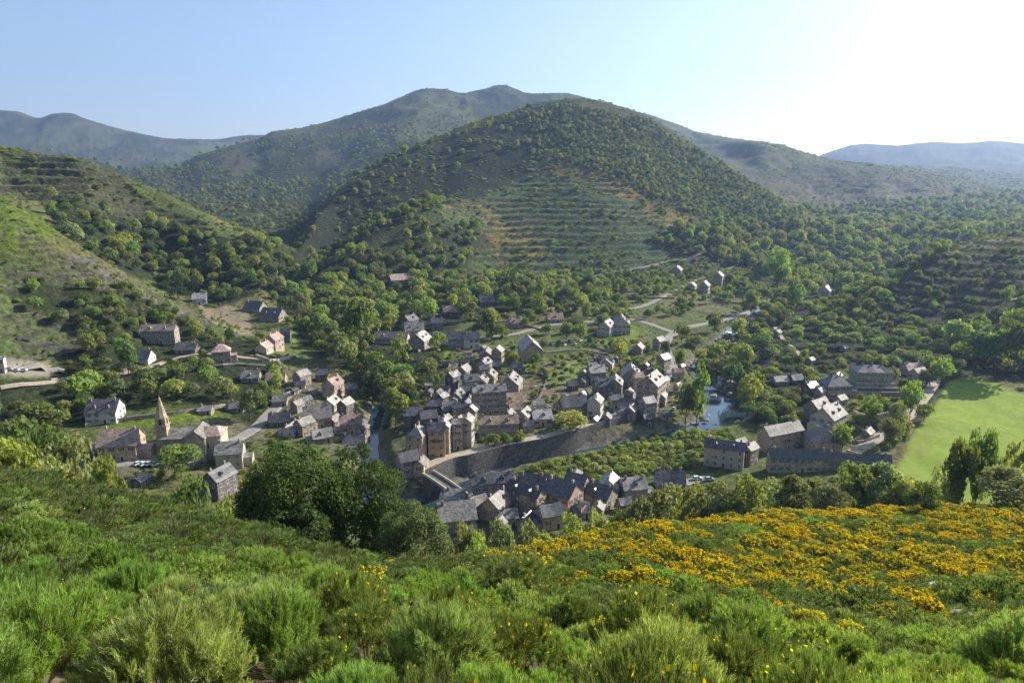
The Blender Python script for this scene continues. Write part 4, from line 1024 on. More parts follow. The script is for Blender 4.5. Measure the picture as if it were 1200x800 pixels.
# ---------------------------------------------------------------- roads, quay, bridge, river
def road_mat(name, c0, c1):
    m, nt, b = mat(name, .9); nt.links.new(ramp(nt, noise(nt, .8, objco(nt), 5), [(.3, c0), (.7, c1)]), b.inputs['Base Color']); return m
M['asphalt'] = road_mat('asphalt', (.20,.185,.165), (.30,.28,.25)); M['track'] = road_mat('gravel_track', (.26,.22,.16), (.42,.36,.28))
ROADS = []
def road(name, pl, width, mt, lift=.18, zfix=None):
    pts = []
    for p in catmull(pl, 5):
        h = hit_px(p[0], p[1], 120) if zfix is None else Vector(pt(p[0], p[1], zfix / float(slope_of(p[1]))))
        if h is not None and (not pts or (h - pts[-1]).length > 1.5): pts.append(h)
    res = []                                          # even 2.5 m steps, smoothed
    for a, b_ in zip(pts[:-1], pts[1:]):
        n = max(1, int((b_ - a).length / 2.5))
        for k in range(n): res.append(a.lerp(b_, k / n))
    res.append(pts[-1]); P = np.array([tuple(q) for q in res])
    for _ in range(6):
        P[1:-1, :2] = (P[:-2, :2] + 2 * P[1:-1, :2] + P[2:, :2]) / 4
    bm = bmesh.new(); prev = None
    zz = np.array([gz(x, y) for x, y in P[:, :2]]) if zfix is None else P[:, 2].copy()
    for _ in range(8):
        zz[1:-1] = (zz[:-2] + 2 * zz[1:-1] + zz[2:]) / 4
    zz = zz + lift
    for i in range(len(P)):
        t = P[min(i + 1, len(P) - 1), :2] - P[max(i - 1, 0), :2]; t = t / (np.linalg.norm(t) + 1e-9); nrm = np.array([-t[1], t[0]]) * width / 2
        l = P[i, :2] + nrm; r_ = P[i, :2] - nrm; ed = 1.2
        z = zz[i] if zfix is not None else max(zz[i], gz(*l) + .1, gz(*r_) + .1)
        cur = [bm.verts.new((l[0] + nrm[0] * .25, l[1] + nrm[1] * .25, z - ed)), bm.verts.new((l[0], l[1], z)), bm.verts.new((r_[0], r_[1], z)), bm.verts.new((r_[0] - nrm[0] * .25, r_[1] - nrm[1] * .25, z - ed))]
        if prev:
            for k in range(3): bm.faces.new((prev[k], prev[k + 1], cur[k + 1], cur[k]))
        prev = cur
        ROADS.append((P[i, 0], P[i, 1], width / 2))
        if i % 3 == 0:
            px_, py_, d_ = project(P[i, 0], P[i, 1], z)
            if 740 < px_ < 900 and d_ > 0: HOUSES.append((px_ - 3, px_ + 3, py_ - 2, py_ + 1, d_ - 3))
    o = link(bpy.data.objects.new(name, fin(bm, name, mt))); tag(o, kind='structure'); return o
road('road', [(735,490),(722,481),(745,465),(762,452),(780,444),(789,433),(785,421),(780,402),(792,388),(812,382),(840,377),(860,371),(880,366)], 6, M['asphalt'])
road('road', [(640,362),(690,361),(735,362),(760,356),(790,341),(822,326),(846,317),(862,311),(878,304)], 4.5, M['asphalt'])
road('road', [(650,330),(700,323),(740,316),(768,310),(800,304),(830,295)], 4, M['asphalt'])
road('road', [(560,396),(600,392),(640,382),(690,377),(740,374),(790,390)], 5, M['asphalt'])
road('road', [(0,431),(40,432),(85,435)], 5, M['asphalt']); road('path', [(0,455),(40,450),(75,446)], 3.5, M['track'])
road('road', [(135,544),(160,540),(185,535),(215,545),(240,530),(265,520),(295,505),(330,470),(350,455)], 6, M['asphalt'])
road('path', [(130,440),(170,432),(210,418),(250,414),(290,420),(330,425)], 3, M['track'])
road('path', [(1000,530),(1015,522),(1030,512),(1045,500),(1060,492),(1080,470),(1100,440)], 5.5, M['track'])
road('path', [(1085,386),(1110,383),(1150,375),(1170,370)], 3.5, M['track']); road('path', [(1180,352),(1200,350),(1230,347)], 3.5, M['track'])
road('path', [(908,383),(918,398),(935,412),(940,420)], 3, M['track'])
road('road', [(830,560),(800,566),(770,572)], 5, M['asphalt'])

qp = [Vector(pt(x, y, -112.3 / float(slope_of(y)))) for x, y in catmull([(497,553),(515,545),(533,538),(552,534),(589,524),(634,516),(668,508),(692,500),(712,494),(738,486)], 6)]
bm = bmesh.new(); bm2 = bmesh.new(); bm3 = bmesh.new(); pv_ = None
for i, p in enumerate(qp):
    t = (qp[min(i + 1, len(qp) - 1)] - qp[max(i - 1, 0)]); t.z = 0; t.normalize(); n = Vector((-t.y, t.x, 0))
    z = -112.3
    A = [p + n * 7, p, p - n * .0]
    w0 = Vector((p.x, p.y, -125)) - n * .8; w1 = Vector((p.x, p.y, z + .9)) - n * .35; w2 = Vector((p.x, p.y, z + .9)) + n * .15; w3 = Vector((p.x, p.y, z - .3)) + n * .15
    cur = [bm.verts.new(q) for q in (w0, w1, w2, w3)]
    rc = [bm2.verts.new(q) for q in (Vector((p.x, p.y, z)) + n * .1, Vector((p.x, p.y, z)) + n * 6.5, Vector((p.x, p.y, -118)) + n * 7)]
    if pv_:
        for k in range(3): bm.faces.new((pv_[0][k], pv_[0][k + 1], cur[k + 1], cur[k]))
        for k in range(2): bm2.faces.new((pv_[1][k], rc[k], rc[k + 1], pv_[1][k + 1]))
    pv_ = (cur, rc); ROADS.append((p.x, p.y + 3, 5))
tag(link(bpy.data.objects.new('quay_wall', fin(bm, 'quay_wall', WALLM['d']))), 'long dark stone quay wall holding the river street above the river bed', 'wall')
tag(link(bpy.data.objects.new('road', fin(bm2, 'road', M['track']))), kind='structure')
# bridge: one arch, two parapets
p0 = Vector(pt(504, 556, -112.3 / float(slope_of(556)))); p1 = Vector(pt(548, 588, -112.6 / float(slope_of(588))))
ax = p1 - p0; Lb = ax.length; ang = math.atan2(ax.y, ax.x)
root = empty('stone_bridge', (p0 + ax / 2), ang); tag(root, 'arched stone bridge with two pale parapets crossing to the near quarter', 'bridge')
bm = bmesh.new(); n = 24; prev = None
for i in range(n + 1):
    u = -1 + 2 * i / n; x = u * (Lb / 2 + 2); zt = .6 * (1 - u * u); ar = max(0, 1 - (u / .72) ** 2) ** .5; zb_ = -11 + (9.6 * ar if abs(u) < .72 else 0) 
    cur = [bm.verts.new((x, -2.3, zt)), bm.verts.new((x, 2.3, zt)), bm.verts.new((x, 2.3, min(zb_, zt - .6))), bm.verts.new((x, -2.3, min(zb_, zt - .6)))]
    if prev:
        for k in range(4): bm.faces.new((prev[k], prev[(k + 1) % 4], cur[(k + 1) % 4], cur[k]))
    prev = cur
part('arch', fin(bm, 'arch', WALLM['d']), root)
for sy in (-1, 1):
    bm = bmesh.new(); prev = None
    for i in range(n + 1):
        u = -1 + 2 * i / n; x = u * (Lb / 2 + 2); zt = .6 * (1 - u * u)
        cur = [bm.verts.new((x, sy * 2.35 - .25, zt - .1)), bm.verts.new((x, sy * 2.35 + .25, zt - .1)), bm.verts.new((x, sy * 2.35 + .25, zt + 1)), bm.verts.new((x, sy * 2.35 - .25, zt + 1))]
        if prev:
            for k in range(4): bm.faces.new((prev[k], prev[(k + 1) % 4], cur[(k + 1) % 4], cur[k]))
        prev = cur
    part('parapet', fin(bm, 'parapet', WALLM['c']), root)
# river water
m, nt, b = mat('water', .06); b.inputs['Base Color'].default_value = (.03,.055,.07,1); b.inputs['Specular IOR Level'].default_value = 1.0
bump(nt, b, noise(nt, 1.5, objco(nt), 3), .25, .05); M['water'] = m
m, nt, b = mat('white_water', .5); nt.links.new(ramp(nt, noise(nt, 1.2, objco(nt), 5), [(.35, (.25,.27,.28)), (.55, (.85,.87,.88))]), b.inputs['Base Color']); M['foam'] = m
bm = bmesh.new(); prev = None; wid = []
for i, p in enumerate(river_pts):
    t = river_pts[min(i + 1, len(river_pts) - 1)] - river_pts[max(i - 1, 0)]; t = t[:2] / (np.linalg.norm(t[:2]) + 1e-9); nn = np.array([-t[1], t[0]])
    hw = p[3] + 1.5
    cur = [bm.verts.new((p[0] + nn[0] * hw * u, p[1] + nn[1] * hw * u, p[2] - .35)) for u in (-1, -.3, .3, 1)]
    if prev:
        for k in range(3):
            f = bm.faces.new((prev[k], prev[k + 1], cur[k + 1], cur[k])); pxx, pyy, _ = project(p[0], p[1], p[2]); f.material_index = 1 if (392 < pyy < 406 and pxx < 862 and pxx > 800) or (406 <= pyy < 432 and pxx < 870 and pxx > 800 and k == 1) or (pyy < 460 and 454 < pyy and pxx > 830) else 0
    prev = cur
rv_o = link(bpy.data.objects.new('river', fin(bm, 'river', [M['water'], M['foam']]))); tag(rv_o, kind='structure')
def rock_mesh(name, seed, sub=3, mt=None):
    bm = bmesh.new(); bmesh.ops.create_icosphere(bm, subdivisions=sub, radius=1); r = np.random.default_rng(seed)
    from mathutils import noise as mn_
    pl = [(Vector(r.normal(0, 1, 3)).normalized(), r.uniform(.55, .85)) for _ in range(12)]
    for v in bm.verts:
        for n_, d0 in pl:
            e = v.co.dot(n_) - d0
            if e > 0: v.co -= n_ * e * .9
        v.co *= 1 + .12 * mn_.noise(v.co * 2 + Vector((seed, 0, 0)))
    return fin(bm, name, mt or M['rock'])
ROCK = [rock_mesh('rock', k) for k in range(4)]
def rock(name, px, py, size, label, cat='rock', group=None, dmin=2, k=0, zs=.7):
    h = hit_px(px, py, dmin); 
    if h is None: return
    o = link(bpy.data.objects.new(name, ROCK[k % 4])); o.location = h + Vector((0, 0, size * .15)); o.scale = (size, size * .8, size * zs); o.rotation_euler = (0, 0, k * 1.3)
    tag(o, label, cat, group); OCC.append((h.x, h.y, size * .7)); return o
rr = random.Random(5)
for k in range(46):
    px, py = rr.choice([(rr.uniform(800, 835), rr.uniform(408, 436)), (rr.uniform(826, 870), rr.uniform(396, 404)), (rr.uniform(836, 862), rr.uniform(440, 466)), (rr.uniform(812, 836), rr.uniform(488, 500))])
    rock('boulder', px, py, rr.uniform(1.2, 3.0), 'pale boulder in the rocky river bed', 'boulder', 'boulders in the river bed', 200, k)
rock('rock', 28, 562, 1.0, 'larger pale rock on the crest at the left edge', dmin=5, k=0, zs=.9); rock('rock', 42, 565, .55, 'smaller pale rock leaning on the larger crest rock', dmin=5, k=1, zs=.6)
for k, (px, py, sz) in enumerate(((1092,690,1.2),(1112,693,1.1),(1188,718,.7),(1128,728,1.0))):
    rock('rock', px, py, sz, ('flat pale rock left of the two above the yellow bush', 'flat pale rock right of the two above the yellow bush', 'flat grey rock at the right edge of the photo', 'low pale stone right of the round yellow bush')[k], dmin=5, k=k, zs=.35)

# ---------------------------------------------------------------- cars
CARM = []
for nme, c_, in (('white_paint', (.8,.8,.8)), ('silver_paint', (.45,.46,.48)), ('dark_paint', (.04,.05,.07)), ('blue_paint', (.05,.12,.28)), ('red_paint', (.35,.03,.03))):
    m, nt, b = mat(nme, .25); b.inputs['Base Color'].default_value = (*c_, 1); b.inputs['Metallic'].default_value = .1; b.inputs['Coat Weight'].default_value = .4; CARM.append(m)
m, nt, b = mat('tyre', .8); b.inputs['Base Color'].default_value = (.015,.015,.015,1); M['tyre'] = m
def loft(bm, secs, mi=0):
    prev = None; first = None
    for x, pts in secs:
        cur = [bm.verts.new((x, y, z)) for y, z in pts]; first = first or cur
        if prev:
            for k in range(len(cur)): bm.faces.new((prev[k], prev[(k + 1) % len(cur)], cur[(k + 1) % len(cur)], cur[k])).material_index = mi
        prev = cur
    bm.faces.new(first[::-1]); bm.faces.new(prev)
def car_meshes(van=False):
    bm = bmesh.new(); S_ = lambda w, z0, z1: [(-w, z0), (-w, z1 * .8), (-w * .92, z1), (w * .92, z1), (w, z1 * .8), (w, z0)]
    loft(bm, [(-2.15, S_(.78, .35, .7)), (-2.0, S_(.86, .28, .88)), (-1.1, S_(.88, .25, .95)), (.9, S_(.88, .25, .95)), (1.9, S_(.84, .28, .8)), (2.1, S_(.72, .35, .62))])
    body = bm
    g = bmesh.new(); H = 2.0 if van else 1.45; xb = -2.05 if van else -1.85
    loft(g, [(xb, [(-.8,.9),(-.72,.98),(.72,.98),(.8,.9)]), (xb + .35, [(-.8,.9),(-.66,H - .05),(.66,H - .05),(.8,.9)]), (0.1, [(-.8,.9),(-.66,H),(.66,H),(.8,.9)]), (.35 if not van else .9, [(-.8,.9),(-.64,H - .08),(.64,H - .08),(.8,.9)]), (1.1 if not van else 1.4, [(-.8,.88),(-.74,.93),(.74,.93),(.8,.88)])])
    top = bmesh.new(); boxv(top, xb + .4, .3 if not van else .85, -.64, .64, H - .03, H + .03)
    wh = bmesh.new(); bmesh.ops.create_cone(wh, segments=14, radius1=.32, radius2=.32, depth=.22, cap_ends=True, matrix=Matrix.Rotation(math.pi / 2, 4, 'X'))
    return body, g, top, wh
cb, cg, ct, cw = car_meshes(); CAR = []
wm_ = fin(cw, 'wheel', M['tyre']); gm_ = fin(cg, 'cabin_glass', M['glass'])
bmesh_body = fin(cb, 'body', CARM[0]); top_m = fin(ct, 'car_roof', CARM[0])
def car(px, py, ang, ci, label, group=None):
    h = hit_px(px, py, 120)
    if h is None: return
    z = max(h.z, gz(h.x, h.y)) + .22
    root = empty('parked_car', (h.x, h.y, z), R(ang)); tag(root, label, 'car', group)
    for nm_, me_ in (('body', bmesh_body), ('car_roof', top_m)):
        o = part(nm_, me_, root); 
        if ci: o.material_slots[0].link = 'OBJECT'; o.material_slots[0].material = CARM[ci]
    part('cabin', gm_, root)
    for sx in (-1.3, 1.3):
        for sy in (-.8, .8): part('wheel', wm_, root, (sx, sy, .3))
    OCC.append((h.x, h.y, 3)); HOUSES.append((px - 5, px + 5, py - 5, py + 3, h.y))
for k in range(4): car(163 + k * 6.8, 544.5 + (k % 2) * .5, 62, 0, 'white car in the tight row of four below the church', 'row of four white cars below the church')
car(197, 541, 58, 1, 'silver car standing apart to the right of the row of four white ones')
for k, (x, y, c_) in enumerate(((236,533,3),(242,530,2),(249,527,1))): car(x, y, 30, c_, ('blue','dark','silver')[k] + ' car against the foot of the church choir')
for k, (x, y, c_) in enumerate(((10,434,1),(18,435,0),(27,435,0))): car(x, y, 10, c_, ('silver car nearest the white cottage at the left edge', 'white car in the middle of three by the left cottage', 'white car farthest from the white cottage at left edge')[k])
for k, (x, y, c_) in enumerate(((641,402,0),(648,404,1),(655,401,2),(662,405,0),(668,400,3),(674,404,1),(680,400,0),(686,403,2),(692,400,1),(698,402,3))):
    car(x, y, rr.uniform(50, 80), c_, ('white','silver','dark','blue')[c_] + ' car in the crowded car park above the village gardens', ('white','silver','dark','blue')[c_] + ' cars in the car park')
for k, (x, y, c_) in enumerate(((569,530,0),(577,528,0),(640,512,2),(647,511,1),(655,509,4),(683,503,0))):
    car(x, y, 18, c_, ('white car at left of the pair on the quay','white car at right of the pair on the quay','dark car on the quay before the big round tree','silver car on the quay before the big round tree','red car on the quay before the big round tree','white car parked at the street end of the quay')[k])
for k, (x, y, c_) in enumerate(((817,562,0),(831,563,1))): car(x, y, 5, c_, ('white car on the lane left of the long barn', 'silver car on the lane right beside the long barn')[k])
for k, (x, y, c_) in enumerate(((790,480,1),(796,478,3),(801,476,2))): car(x, y, 60, c_, ('silver','blue','dark')[k] + ' car in the yard by the river below the tall building')
# ---------------------------------------------------------------- scattering of woods
RP = np.array([(a, b_, c_) for a, b_, c_ in ROADS]); OC = np.array(OCC)
HB = np.array(HOUSES)
def blocked(x, y, r):
    if ((RP[:, 0] - x) ** 2 + (RP[:, 1] - y) ** 2 < (RP[:, 2] + r * .75) ** 2).any(): return True
    if ((OC[:, 0] - x) ** 2 + (OC[:, 1] - y) ** 2 < (OC[:, 2] + r * .55) ** 2).any(): return True
    d, _ = river_dist(np.array([x]), np.array([y])); return bool(d[0] < -.5 + r * .3)
def hides(x, y, z, h, w, allow=.3):
    px, py, d = project(x, y, z); s = F / d; x0, x1, y0, y1 = px - w * s * .5, px + w * s * .5, py - h * s, py
    m = (HB[:, 4] > d) & (HB[:, 1] > x0) & (HB[:, 0] < x1) & (HB[:, 3] > y0) & (HB[:, 2] < y1)
    if not m.any(): return False
    q = HB[m]; ov = np.clip(np.minimum(q[:, 1], x1) - np.maximum(q[:, 0], x0), 0, None) * np.clip(np.minimum(q[:, 3], y1) - np.maximum(q[:, 2], y0), 0, None)
    return bool((ov / ((q[:, 1] - q[:, 0]) * (q[:, 3] - q[:, 2])) > allow * .35).any())
ZLAB = ['rounded green tree in the wooded gully behind the terraced left slope', 'green tree of the thick belt between the hill and the village',
        'low green tree scattered on the left slope above the church', 'rounded orchard tree on the far bank right of the river',
        'tree on the wooded side of the gorge right of the hill', 'small tree high on the right flank of the central hill',
        'tree along the spine of the near right hill', 'tall green tree in the belt behind the bright meadow',
        'green tree in the strip along the left side of the meadow', 'small tree dotted over the terraces of the near right hill', 'tree of the clump at the foot of the central hill',
        'tree on the small dark spur before the central hill']
cand = []
for zi, (poly, lo, hi, dens, sz, sp) in enumerate(WOODS):
    m = inpoly(PX, PYF, poly) & (DD > lo) & (DD < hi)
    idx = np.argwhere(m); A = cellA[m]; n = min(int(A.sum() / 1e4 * dens * 2.2), 7000)
    if n < 1: continue
    pk = rng.choice(len(idx), n, p=A / A.sum())
    clump = fbm(XX[m] / 35, DD[m] / 35, 61 + zi, 3)
    pts = []
    for k in pk:
        if dens < 40 and clump[k] < .5 and rng.random() < .7: continue
        i, j = idx[k]; x = XX[i, j] + rng.normal(0, 2.5); y = DD[i, j] + rng.normal(0, 2.5)
        w = rng.uniform(*sz) * (1.1 if rng.random() < .75 else 1.5)
        cand.append((zi, x, y, w, ZZ[i, j], sp))
print('tree candidates', len(cand))
rng.shuffle(cand)
kept = []; grid = {}
for c_ in cand:
    zi, x, y, w, z0, sp = int(c_[0]), float(c_[1]), float(c_[2]), float(c_[3]), float(c_[4]), c_[5]
    g = (int(x // 12), int(y // 12)); bad = False
    for a in (-1, 0, 1):
        for b_ in (-1, 0, 1):
            for (ox, oy, ow) in grid.get((g[0] + a, g[1] + b_), ()):
                if (ox - x) ** 2 + (oy - y) ** 2 < (.30 * (ow + w)) ** 2: bad = True
    if bad: continue
    h = w * rng.uniform(.85, 1.35) if sp == 'mix' else w * rng.uniform(.75, .95)
    if y < 850 and (blocked(x, y, w * .5) or hides(x, y, z0, h, w)): continue
    grid.setdefault(g, []).append((x, y, w)); kept.append((zi, x, y, z0, w, h))
print('trees kept', len(kept))
near_t = sorted([k for k in kept if k[0] < 12], key=lambda k: -(k[4] * k[5]) / (k[2] ** 2))
vis = []
for k in near_t:
    px, py, d = project(k[1], k[2], k[3] + k[5] * .7)
    if 0 < px < 1200 and 0 < py < 800: vis.append(k)
ind = set(id(k) for k in vis[:285]); protos = {}
for k in vis[:285]:
    zi, x, y, z0, w, h = k; r_ = rng.random()
    if zi == 1 and r_ < .10: cr, hh, ww, nm = TALL[rng.integers(3)], h * 1.5, w * 1.1, 'poplar_tree'
    elif zi in (1, 0) and r_ < .16: cr, hh, ww, nm = CONE[rng.integers(2)], h * 1.5, w * .7, 'conifer_tree'
    else: cr, hh, ww, nm = MID[rng.integers(6)], h, w * rng.uniform(.9, 1.15), 'orchard_tree' if zi == 3 else 'broadleaf_tree'
    lb = ZLAB[zi]
    if nm == 'poplar_tree': lb = 'tall narrow light green tree rising from the belt west of the village'
    if nm == 'conifer_tree': lb = 'dark pointed conifer among the rounded trees ' + ('of the gully' if zi == 0 else 'west of the village')
    t = tree(x, y, hh, ww, cr, lb, 'trees: ' + lb, nm, z=z0 - .3, low=.04 if zi != 3 else .12)
    if nm == 'broadleaf_tree' and 'a' not in protos: protos['a'] = t
# template crowns for the uncountable rest
def template(me, name, x, y, w, h, label):
    t = empty('broadleaf_tree', (x, y, gz(x, y))); tag(t, label, 'tree'); part('trunk', TRUNK[0], t, scale=(h, h, h)); return part('crown', me, t, (0, 0, 0), (w, w, h))
TX = [template(MID[i], 't', *[(hit_px(px, py, 200).x, hit_px(px, py, 200).y) for px, py in [((430,395),(415,385),(402,400),(870,440),(885,455),(445,470))[i]]][0], 11, 12, lb) for i, lb in enumerate((
   'broad green tree at the centre of the belt west of the village', 'bright green tree just left of the broad one in the belt', 'mid green tree at the left edge of the belt by the lawn',
   'dark round tree on the bank just above the river pool', 'bright round tree right of the dark one above the pool', 'pale green tree at the lower end of the belt near the left quarter'))]
rest = [k for k in kept if id(k) not in ind]
near_r_ = [k for k in rest if k[2] < 1300]; far_r = [k for k in rest if k[2] >= 1300]
allr = near_r_ + far_r
stuff_gn('woodland', [(k[1], k[2], k[3] - .5) for k in allr], [(k[4], k[4], k[5]) for k in allr], TX, 'mass of green trees covering the valley sides and hills', 'woodland')
# low scrub and hedges over the middle distance
m = (DD > 150) & (DD < 1500); m &= ~soft(MEADOW, 1, 170, 430, 0).astype(bool)
ok = m & (PYF < 640)
idx = np.argwhere(ok); A = cellA[ok] * (1 / (1 + (DD[ok] / 450) ** 2)) * (fbm(XX[ok] / 30, DD[ok] / 30, 91, 3) > .46)
A *= np.where(TM[ok] > .3, .3, 1)
pk = rng.choice(len(idx), 15000, p=A / A.sum()); sp_, ss_ = [], []
for k in pk:
    i, j = idx[k]; x = XX[i, j] + rng.normal(0, 1.5); y = DD[i, j] + rng.normal(0, 1.5); w = rng.uniform(1.6, 4.2)
    if y < 800 and (blocked(x, y, w * .5) or hides(x, y, ZZ[i, j], w * .7, w, .5)): continue
    sp_.append((x, y, ZZ[i, j] - .2)); ss_.append((w, w, w * rng.uniform(.5, .9)))
BUSHT = []
for i, (px, py) in enumerate(((640,545),(680,540),(720,545),(760,535))):
    h = hit_px(px, py, 160); t = empty('shrub', h); tag(t, ('light green round shrub at the left end of the river bank thicket', 'dark round shrub in the left part of the river bank thicket', 'bright round shrub in the middle of the river bank thicket', 'pale round shrub at the right of the river bank thicket')[i], 'shrub')
    BUSHT.append(part('foliage', SHRUB[i], t, scale=(5, 5, 3.6)))
stuff_gn('scrub', sp_, ss_, BUSHT, 'scattered low scrub between houses, terraces and woods', 'scrub')
# heath and scrub rolling over the open hills
ok = (((DD > 640) & (DD < 3600) & (PYF < 345)) | (leftsl > .4) | (rsl > .4)) & (PX > -20) & (PX < 1220)
idx = np.argwhere(ok); A = cellA[ok] * (1 / (1 + (DD[ok] / 700) ** 2.2)) * (.25 + sstep(.42, .6, fbm(XX[ok] / 55, DD[ok] / 55, 93, 4))) * np.where(TM[ok] > .3, .5, 1)
pk = rng.choice(len(idx), 26000, p=A / A.sum()); hp_, hs_ = [], []
for k in pk:
    i, j = idx[k]; w = (rng.uniform(1.2, 3.4) if DD[i, j] < 640 else rng.uniform(2.5, 6)) * (1 + DD[i, j] / 2500)
    if DD[i, j] < 640 and (blocked(XX[i, j], DD[i, j], w * .5) or rng.random() < .35): continue
    hp_.append((XX[i, j] + rng.normal(0, 3), DD[i, j] + rng.normal(0, 3), ZZ[i, j] - .5)); hs_.append((w, w, w * rng.uniform(.3, .6)))
# thicket of the river bed, each shrub its own thing
cnt = 0; bt = []
for k in range(2600):
    px, py = rng.uniform(560, 860), rng.uniform(508, 580)
    if not inpoly(np.array(px), np.array(py), [(560,572),(600,556),(680,536),(760,515),(850,498),(862,520),(820,545),(800,552),(762,556),(700,558),(620,566)]): continue
    h = hit_px(px, py, 160)
    if h is None: continue
    w = rng.uniform(3.2, 6.5)
    if any((h.x - a) ** 2 + (h.y - b_) ** 2 < (.3 * (w + c_)) ** 2 for a, b_, c_ in bt): continue
    if ((OC[:, 0] - h.x) ** 2 + (OC[:, 1] - h.y) ** 2 < (OC[:, 2] + w * .4) ** 2).any() or hides(h.x, h.y, h.z, w * .8, w, .6): continue
    bt.append((h.x, h.y, w)); t = empty('shrub', h - Vector((0, 0, .3))); tag(t, 'rounded green shrub in the thicket along the river bed', 'shrub', 'shrubs of the river bank thicket')
    part('foliage', SHRUB[rng.integers(4)], t, scale=(w, w, w * rng.uniform(.6, .95)), rz=rng.uniform(0, 6)); cnt += 1
    if cnt > 280: break
print('thicket', cnt)
# trees one can tell apart
def tree_at(px, ytop, D, wpx, crown, label, name='broadleaf_tree', low=.1, ybase=None, group=None):
    x, y, zt = pt(px, ytop, D); z = gz(x, y); d = y * CP - z * SP; w = wpx * d / F; h = max(w * .6, (zt - z) * 1.1)
    return tree(x, y, h, w, crown, label, group, name, z=z - .2, low=low)
def on(px, py): h = hit_px(px, py, 120); return h.y
for px, ytop, yb, wpx, cr, lab in ((882,340,372,24,MID[1],'light green lollipop shaped tree standing out beside the road above the river'),
    (820,432,500,34,TALL[1],'tall dark tree on the left bank of the pool'), (806,446,500,30,MID[2],'shaded tree behind the tall dark one by the pool'),
    (668,482,510,50,MID[1],'big bright round tree on the quay before the blue roofed house'), (577,508,528,22,MID[1],'round clipped tree at the left of three on the quay'),
    (593,506,526,18,MID[3],'round clipped tree in the middle of three on the quay'), (608,504,522,20,MID[2],'round clipped tree at the right of three on the quay'),
    (601,412,434,20,MID[2],'round dark tree before the largest white roof'), (627,414,434,18,MID[1],'round light tree right before the largest white roof'),
    (727,398,428,24,MID[1],'light green tree below the large villa'), (664,376,400,18,MID[2],'dark round tree left of the villa by the car park'), (680,378,400,20,MID[0],'green tree between the villa and the car park'),
    (570,358,396,22,CONE[0],'dark pointed conifer north of the village'), (633,326,372,16,TALL[1],'narrow pale poplar at the foot of the terraced hill'), (780,398,425,14,MID[3],'small tree beside the street bend'),
    (1107,418,452,30,EDGE[1],'bright tree with visible trunk at the top corner of the meadow'), (1088,432,455,22,EDGE[3],'pale budding tree left of the bright one at the meadow corner'),
    (1072,444,492,30,EDGE[1],'bright spreading tree at the upper left of the meadow'), (1055,470,515,26,EDGE[3],'pale grey green tree beside the lane and meadow'),
    (1047,488,528,30,EDGE[0],'round tree at the lower left of the meadow by the lane'), (990,495,530,28,MID[4],'green tree between the white shed and the mill'),
    (1022,462,500,30,EDGE[1],'yellow green tree below the shaded school terraces'), (208,520,560,60,EDGE[0],'broad tree covering the right of the car row below the church'),
    (66,478,505,30,MID[0],'round tree left of the lone white walled house'), (98,435,475,44,MID[1],'bright tree above the lone white walled house'), (40,470,500,50,MID[2],'dark tree on the left slope near the lower track'),
    (290,455,492,42,MID[3],'greyish green tree right of the church'), (322,430,470,24,TALL[0],'slender tree above the left quarter'), (462,455,500,38,MID[1],'light green tree at the river side west of the village'),
    (420,345,420,42,MID[0],'large tree at the middle of the western belt'), (205,318,352,24,CONE[1],'dark conifer on the left slope edge'), (145,395,440,30,MID[2],'dark tree left of the low white house'),
    (1150,385,436,44,MID[3],'first tall tree of the dark wood at the meadow top edge'), (1176,380,440,46,MID[0],'second tall tree of the dark wood at the meadow top edge'), (1198,372,446,46,MID[3],'third tall tree of the dark wood cut by the right edge'),
    (868,372,398,26,MID[4],'light tree overhanging the weir'), (892,388,420,30,MID[0],'green tree right of the weir'), (870,402,436,34,MID[1],'bright bushy tree right of the rapids'), (862,424,462,34,MID[3],'dark tree over the right bank of the rapids'),
    (798,408,436,16,MID[2],'small tree left of the rapids'), (800,378,402,22,MID[0],'tree in the bend between road and rapids'), (838,366,390,24,MID[2],'tree above the weir on the road side'), (880,440,486,36,MID[1],'big light tree on the right bank of the pool'),
    (915,290,345,40,EDGE[1],'large light green tree group at the head of the river road'), (935,330,372,26,MID[1],'tree just right of the light green group at the gorge mouth')):
    tree_at(px, ytop, on(px, yb), wpx, cr, lab)
